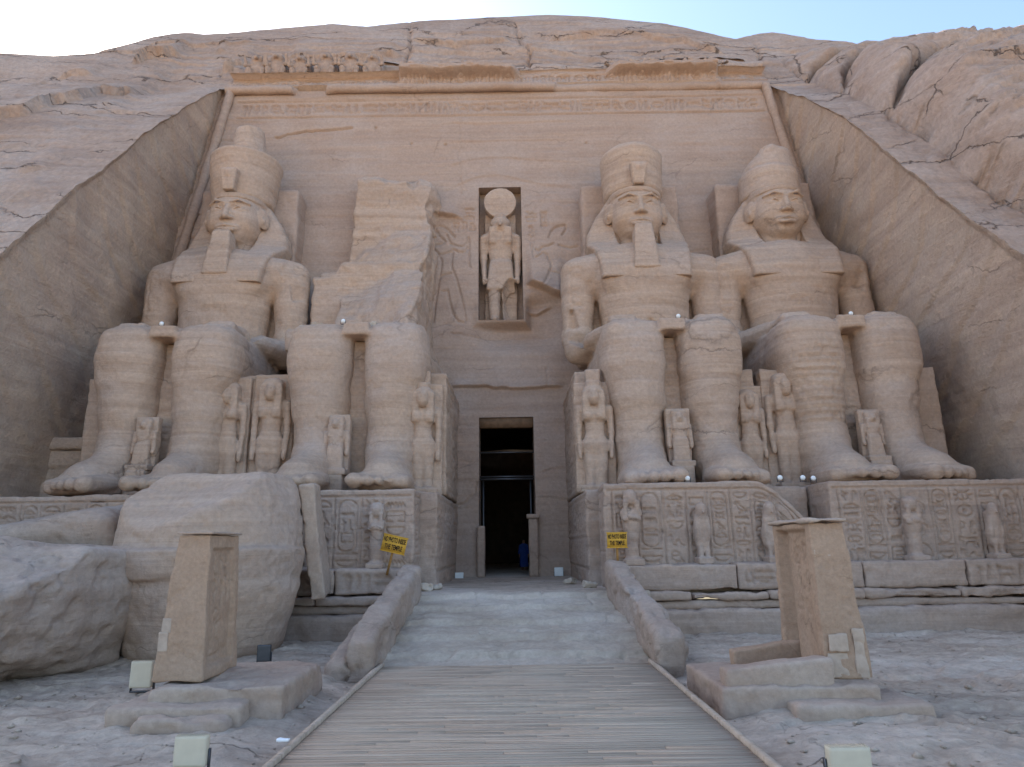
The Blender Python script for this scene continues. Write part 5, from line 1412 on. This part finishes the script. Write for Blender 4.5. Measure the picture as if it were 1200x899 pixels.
# ================================================================== STELAE
def stela_left():
    X0, Y0, zb = at(176, 800, 12.9)[0], 12.9, at(200, 800, 12.9)[2]
    r = empty('stela', (X0+.45, Y0, 0), 'reddish tapering stela with carved side panel on stepped base, left of the walkway', 'stela', 'stelae flanking the walkway'); o = np.array(r.location)
    H = at(210, 627, 12.9)[2]-zb; W = .90; D = 1.55
    def df(V):
        t = np.clip(V[:, 2]/H, 0, 1); V = V.copy(); V[:, 0] = W*.5+(V[:, 0]-W*.5)*(1-.34*t)+.05*t; V[:, 1] = D/2+(V[:, 1]-D/2)*(1-.12*t)+.02; return V
    c = Canvas(D, H, .02); rg = random.Random(4)
    c.rect(.20, D-.24, .22, H-.28, 1.0, .03)
    c2 = c; 
    for i, (gx, gy) in enumerate([(.42, 1.75), (.72, 1.7), (1.0, 1.75), (.45, 1.3), (.8, 1.25), (1.02, 1.3)]): glyph(c, random.Random(i).choice(['man', 'reed', 'feather', 'owl']), gx, gy, .24, .42, .02, 1.5)
    glyph(c, 'man', .35, .35, .7, .85, .02, 1.4)
    V, F = block((W, D, H), .028, r=.03, amp=.028, scale=2.4, strata=.012, seed=71, faces={'right': (c, .10)}, deform=df)
    mesh_obj('shaft', V+np.array([X0, Y0, zb])-o, F, M['stela'], r)
    V, F = block((.68, D*.93, .06), .05, r=.02, amp=.02, scale=3, seed=72); mesh_obj('cap_slab', V+np.array([X0+.18, Y0+.05, zb+H+.003])-o, F, M['stela_base'], r)
    # mortar patches on the front face
    for (x, z, w, h) in [(.03, .82, .17, .26), (.01, .5, .18, .34)]:
        V, F = block((w, .03, h), .03, r=.012, amp=.012, scale=5, seed=int(z*100)); V += np.array([X0+x+.17*z/H, Y0+.035+.06*z/H-.02, zb+z]); mesh_obj('mortar_patch', V-o, F, M['patch'], r)
    for k, (u0, u1, y0, y1, z0, z1) in enumerate([(168, 330, 12.5, 15.0, -.15, zb+.0), (138, 292, 12.05, 13.6, -.15, zb-.22), (178, 285, 11.75, 12.9, -.15, zb-.34)]):
        xa = at(u0, 810, 12.4)[0]; xb = at(u1, 810, 12.4)[0]
        V, F = block((xb-xa, y1-y0, z1-z0), .06, r=.07, amp=.07, scale=1.3, strata=.03, seed=74+k, off=(k, 0, 0)); mesh_obj('base_step', V+np.array([xa, y0, z0])-o, F, M['stela_base'], r)
stela_left()
def stela_right():
    X0, Y0 = at(969, 790, 12.9)[0], 12.9; zb = at(990, 796, 12.9)[2]
    r = empty('stela', (X0+.4, Y0, 0), 'reddish open sided stela with patched mortar and low side walls, right of the walkway', 'stela', 'stelae flanking the walkway'); o = np.array(r.location)
    H = at(990, 612, 12.9)[2]-zb; W = .82; D = 2.0
    def df(V):
        t = np.clip(V[:, 2]/H, 0, 1); V = V.copy(); V[:, 0] = V[:, 0]*(1-.22*t)+.02*t; V[:, 1] = D/2+(V[:, 1]-D/2)*(1-.05*t)+.04*t; return V
    c = Canvas(D, H, .025); rg = random.Random(14)
    # seen from the left: u=0 is the far edge, u=D the near edge
    c.rect(.22, D-.28, .02, H-.14, 1.0, .03); c.rect(.22, .62, .02, H-.16, 2.4, .03)
    for gx, gy in [(.85, H-.75), (1.2, H-.8), (.9, H-1.25), (1.25, H-1.3)]: glyph(c, rg.choice(['man', 'reed', 'feather', 'ankh']), gx, gy, .26, .42, .02, 1.45)
    V, F = block((W, D, H), .028, r=.03, amp=.028, scale=2.4, strata=.012, seed=81, faces={'left': (c, .12)}, deform=df)
    mesh_obj('shaft', V+np.array([X0, Y0, zb])-o, F, M['stela'], r)
    V, F = block((.72, D+.12, .08), .05, r=.03, amp=.035, scale=3, seed=82); mesh_obj('cap_slab', V+np.array([X0-.04, Y0-.05, zb+H+.003])-o, F, M['stela_base'], r)
    for (x, z, w, h, s) in [(.04, H-.62, .42, .24, 1), (.05, .02, .38, .42, 2), (.09, .46, .34, .30, 5), (.52, .0, .22, .85, 3)]:
        V, F = block((w, .05, h), .03, r=.02, amp=.03, scale=4, seed=90+s); V += np.array([X0+x*(1-.2*z/H), Y0+.02+.09*(z/H)-.015*s, zb+z]); mesh_obj('mortar_patch', V-o, F, M['patch'], r)
    def slope(V):
        V = V.copy(); t = V[:, 0]/2.0; V[:, 2] *= (.82+.42*t); return V
    xa = at(849, 800, 12.75)[0]
    V, F = block((X0+.02-xa, .42, .42), .05, r=.04, amp=.03, scale=2, seed=83, deform=slope); mesh_obj('side_wall', V+np.array([xa, 12.62, zb-.12])-o, F, M['stela_base'], r)
    xb = at(858, 770, 14.6)[0]
    V, F = block((X0+.3-xb, .3, .62), .05, r=.04, amp=.03, scale=2, seed=84, deform=slope); mesh_obj('side_wall', V+np.array([xb, 14.5, zb-.25])-o, F, M['stela'], r)
    for k, (u0, u1, y0, y1, z1) in enumerate([(848, 1037, 12.45, 15.1, zb-.02), (922, 1078, 11.95, 13.3, zb-.22)]):
        xa = at(u0, 820, 12.4)[0]; xb = at(u1, 820, 12.4)[0]
        V, F = block((xb-xa, y1-y0, z1+.2), .06, r=.07, amp=.06, scale=1.3, strata=.03, seed=86+k); mesh_obj('base_step', V+np.array([xa, y0, -.2])-o, F, M['stela_base'], r)
stela_right()

# ================================================================== SIGNS
def text_mesh(s, size):
    c = bpy.data.curves.new('t', 'FONT'); c.body = s; c.size = size; c.align_x = 'CENTER'; c.align_y = 'CENTER'; c.extrude = .004; c.offset = size*.022
    o = bpy.data.objects.new('t', c); COL.objects.link(o)
    dg = bpy.context.evaluated_depsgraph_get(); me = bpy.data.meshes.new_from_object(o.evaluated_get(dg))
    bpy.data.objects.remove(o); me.materials.clear(); me.materials.append(M['ink']); return me
def sign(u0, u1, v0, v1, vb, Y, lean, label, tilt=0):
    x0, _, zt = at(u0, v0, Y); x1, _, zb = at(u1, v1, Y); ub, zg = (u0+u1)/2, at(600, vb, Y)[2]
    cx = (x0+x1)/2; w, h = x1-x0, zt-zb
    r = empty('warning_sign', (cx-math.sin(lean)*(zb-zg)*1.0, Y, zg), label, 'sign', 'yellow warning signs at the top of the ramp'); r.rotation_euler = (0, lean, 0)
    hz = zb-zg
    V, F = boxes([(-w/2, w/2, -.02, .02, hz, hz+h), (-w/2-.02, w/2+.02, -.03, .03, hz-.03, hz), (-w/2-.02, w/2+.02, -.03, .03, hz+h, hz+h+.03)]); mesh_obj('board', V, F, M['sign'], r, smooth=False)
    V, F = boxes([(-.035, .035, .022, .08, 0, hz+h*.8)]); mesh_obj('post', V, F, M['wood'], r, smooth=False)
    for i, t in enumerate(['NO PHOTO INSIDE', 'THE TEMPLE']):
        me = text_mesh(t, h*.44); xs = [v.co.x for v in me.vertices]; ww = max(xs)-min(xs); k = w*(.92 if i == 0 else .74)/ww
        o = bpy.data.objects.new('lettering', me); COL.objects.link(o); o.parent = r
        o.scale = (k, 1.0, 1); o.rotation_euler = (math.pi/2, 0, 0); o.location = (0, -.026, hz+h*(.74-.46*i))
sign(446, 474, 628, 646, 672, 22.9, math.radians(13), 'yellow wooden sign leaning to one side at the left top of the ramp')
sign(711, 735, 625, 641, 667, 22.7, 0.0, 'upright yellow wooden sign at the right top of the ramp')

# ================================================================== FLOODLIGHTS AND SMALL LAMPS
def box_lamp(u0, u1, v0, v1, label, Yt=None, mat='lamp', rz=0.0, fins=True):
    """floodlight housing seen from behind, standing on its bracket"""
    um = (u0+u1)/2; a, t = ray(um, v1); Y = (-(EYE-.02))/t if Yt is None else Yt
    x0, _, zb = at(u0, v1, Y); x1, _, zt = at(u1, v0, Y); w, h = x1-x0, zt-zb
    r = empty('floodlight', ((x0+x1)/2, Y, zb), label, 'floodlight', 'floodlights set on the ground'); r.rotation_euler = (0, 0, rz)
    V, F = block((w, w*.32, h*.86), w/12, r=w*.025, amp=0, strata=0); mesh_obj('housing', V+np.array([-w/2, 0, h*.14]), F, M[mat], r)
    V, F = boxes([(-w*.42, w*.42, w*.33, w*.35, h*.2, h*.94)]); mesh_obj('glass', V, F, M['glass'], r, smooth=False)
    V, F = boxes([(-w*.55, -w*.51, w*.2, w*.34, 0, h*.6), (w*.51, w*.55, w*.2, w*.34, 0, h*.6), (-w*.55, w*.55, w*.2, w*.34, -.02, .015)]); mesh_obj('bracket', V, F, M['steel'], r, smooth=False)
    if fins:
        V, F = boxes([(-w*.46+w*.92*i/11-.002, -w*.46+w*.92*i/11+.002, -.002, w*.3, h+.001, h+.012) for i in range(12)]); mesh_obj('cooling_fins', V, F, M[mat], r, smooth=False)
box_lamp(150, 179, 775, 812, 'pale box floodlight standing left of the left stela')
box_lamp(317, 347, 776, 799, 'pale box floodlight on the ground right of the left stela', fins=False)
box_lamp(300, 317, 756, 779, 'small dark floodlight on the ground below the huge rounded block', fins=False, mat='steel')
box_lamp(201, 242, 863, 906, 'pale box floodlight in the left foreground below the left stela')
box_lamp(976, 1020, 876, 916, 'pale box floodlight in the right foreground below the right stela')
box_lamp(533, 543, 671, 683, 'small white floodlight left of the doorway', 33.0, 'white', fins=False)
box_lamp(650, 660, 665, 677, 'small white floodlight right of the doorway', 33.0, 'white', fins=False)
f = Field((-.3, -.3, -.05), (.3, .3, .5), .03); f.ell((0, 0, .27), (.17, .15, .17), .02)
spV, spF = f.mesh(); sm = None
spots = [(189, 384, 27.35, 'small round white lamp on the lap of the leftmost colossus'), (402, 383, 27.35, 'small round white lamp on the lap of the shattered colossus'),
         (795, 373, 27.35, 'small round white lamp on the lap of the bearded colossus'), (998, 375, 27.35, 'small round white lamp on the lap of the beardless colossus'),
         (806, 568, 24.15, 'small round white lamp between the feet of the bearded colossus'), (915, 570, 24.5, 'small round white lamp between the two right hand colossi'),
         (942, 571, 24.6, 'small round white lamp left of the big toe of the beardless colossus'), (954, 569, 24.9, 'second small white lamp by the left foot of the beardless colossus')]
proto = None
for u, v, Y, lab in spots:
    x, _, z = at(u, v, Y); z = PED+7.09 if v < 450 else PED+.0
    if proto is None:
        proto = empty('spotlight', (0, 0, 0)); mesh_obj('lamp_head', spV, spF, M['white'], proto)
        V, F = boxes([(-.14, .14, -.08, .08, 0, .03), (-.2, -.17, -.03, .03, 0, .3), (.17, .2, -.03, .03, 0, .3)]); mesh_obj('bracket', V, F, M['steel'], proto, smooth=False)
        V, F = boxes([(-.09, .09, .12, .16, .19, .35)]); mesh_obj('lens', V, F, M['glass'], proto, smooth=False)
        o = proto
    else: o = copy_tree(proto)
    o.location = (x, Y, z); o.scale = (.55,)*3; tag(o, lab, 'spotlight', 'small white spotlights on the colossi')
# a few loose stones on the terrace and the forecourt
stf = Field((-.6, -.6, -.4), (.6, .6, .5), .06); stf.box((0, 0, 0), (.32, .25, .2), .08, 0, rot=(10, 12, 20))
stV, stF = stf.mesh(); stV = weather(stV, stF, .12, 2.5, 0, 1, 77); st = None
for u, v, Y, s, lab in [(498, 693, 24.0, .9, 'loose stone at the left side of the ramp top'), (512, 692, 24.6, .6, 'smaller loose stone next to the stone at the left of the ramp top'), (691, 691, 24.4, .8, 'loose stone at the right side of the ramp top'), (668, 687, 27.0, .7, 'loose stone at the foot of the right pedestal near the doorway'),
                        (372, 382, 27.9, 1.1, 'rubble lump on the lap of the shattered colossus'), (354, 379, 28.0, .8, 'left rubble lump on the lap of the shattered colossus'), (436, 386, 27.8, 1.0, 'right rubble lump on the lap of the shattered colossus')]:
    if st is None: o = st = mesh_obj('stone', stV, stF, M['ramp'])
    else: o = st.copy(); COL.objects.link(o)
    x, _, z = at(u, v, Y); z = TER+.1 if v > 500 else PED+7.1
    o.location = (x, Y, z); o.scale = (s, s, s*.8); o.rotation_euler = (0, 0, u); tag(o, lab, 'stone', 'loose stones')
x, y_, z = at(348, 849, 11.0)
V, F = block((.16, .1, .03), .02, r=.01, amp=.02, scale=9, strata=0, seed=3); o = mesh_obj('paper_scrap', V, F, M['paper']); o.location = (x, 10.1, .21); tag(o, 'small crumpled white paper scrap on the left edge of the walkway', 'litter')

# ================================================================== PERSON INSIDE THE DOORWAY
pr = empty('person', (at(614, 660, 42.5)[0], 42.5, TER), 'person in a long blue robe standing in the dark doorway', 'person')
f = Field((-.5, -.4, -.05), (.5, .4, 1.85), .03)
for s in (-1, 1):
    f.cone((.1*s, 0, .08), (.1*s, 0, .9), .06, .1, .05); f.cone((.1*s, .02, .06), (.1*s, -.14, .05), .05, .04, .03)
    f.cone((.2*s, 0, 1.42), (.26*s, 0, 1.12), .06, .045, .04); f.cone((.26*s, 0, 1.12), (.27*s, -.08, .88), .045, .035, .03); f.ell((.27*s, -.1, .8), (.035, .04, .08), .02)
f.cone((0, 0, .9), (0, 0, 1.4), .16, .18, .08, sc=(1, .65, 1)); f.cone((0, 0, 1.4), (0, 0, 1.58), .06, .055, .04); f.ell((0, -.01, 1.67), (.085, .1, .12), .03); f.cone((0, -.1, 1.67), (0, -.12, 1.64), .012, .018, .01)
V, F = f.mesh(); mesh_obj('body', V, F, M['skin'], pr)
f = Field((-.5, -.4, .1), (.5, .4, 1.9), .03)
f.cone((0, 0, .3), (0, 0, 1.4), .27, .2, .08, sc=(1, .75, 1)); f.cone((-.16, 0, 1.42), (.16, 0, 1.42), .09, .09, .05)
for s in (-1, 1): f.cone((.2*s, 0, 1.42), (.28*s, -.02, 1.0), .09, .08, .05)
f.cutplane((0, 0, .2), (0, 0, -1), .01)
V, F = f.mesh(); mesh_obj('robe', V, F, M['blue'], pr)

# ================================================================== PEBBLES (countless)
def pebbles():
    rgp = np.random.RandomState(5); base = np.array([(1, 0, 0), (-1, 0, 0), (0, 1, 0), (0, -1, 0), (0, 0, 1), (0, 0, -1)], float)
    tri = np.array([(0, 2, 4), (2, 1, 4), (1, 3, 4), (3, 0, 4), (2, 0, 5), (1, 2, 5), (3, 1, 5), (0, 3, 5)]); Vs, Fs = [], []; n = 0
    for k in range(2600):
        side = 1 if rgp.rand() < .5 else -1
        x = side*rgp.uniform(3.3, 17); y = rgp.uniform(7.5, 22.2)
        sz = rgp.choice([.015, .025, .04, .07], p=[.45, .35, .16, .04])*rgp.uniform(.7, 1.3)
        v = base*sz*rgp.uniform(.55, 1.3, (6, 3))*np.array([1, 1, .6]); a = rgp.uniform(0, 6.28)
        v = np.stack([v[:, 0]*math.cos(a)-v[:, 1]*math.sin(a), v[:, 0]*math.sin(a)+v[:, 1]*math.cos(a), v[:, 2]], -1)
        Vs.append((v, x, y, sz)); Fs.append(tri+n); n += 6
    g = bpy.data.objects['ground']
    V = []
    for v, x, y, sz in Vs:
        hit, loc, _, _ = g.ray_cast((x, y, 3), (0, 0, -1))
        V.append(v+np.array([x, y, (loc[2] if hit else 0)+sz*.25]))
    return np.concatenate(V), np.concatenate(Fs)
bpy.context.view_layer.update()
V, F = pebbles(); o = mesh_obj('pebbles', V, F, M['ground'], smooth=False); tag(o, 'small pebbles and stone chips scattered over the forecourt rock', 'pebbles', kind='stuff')
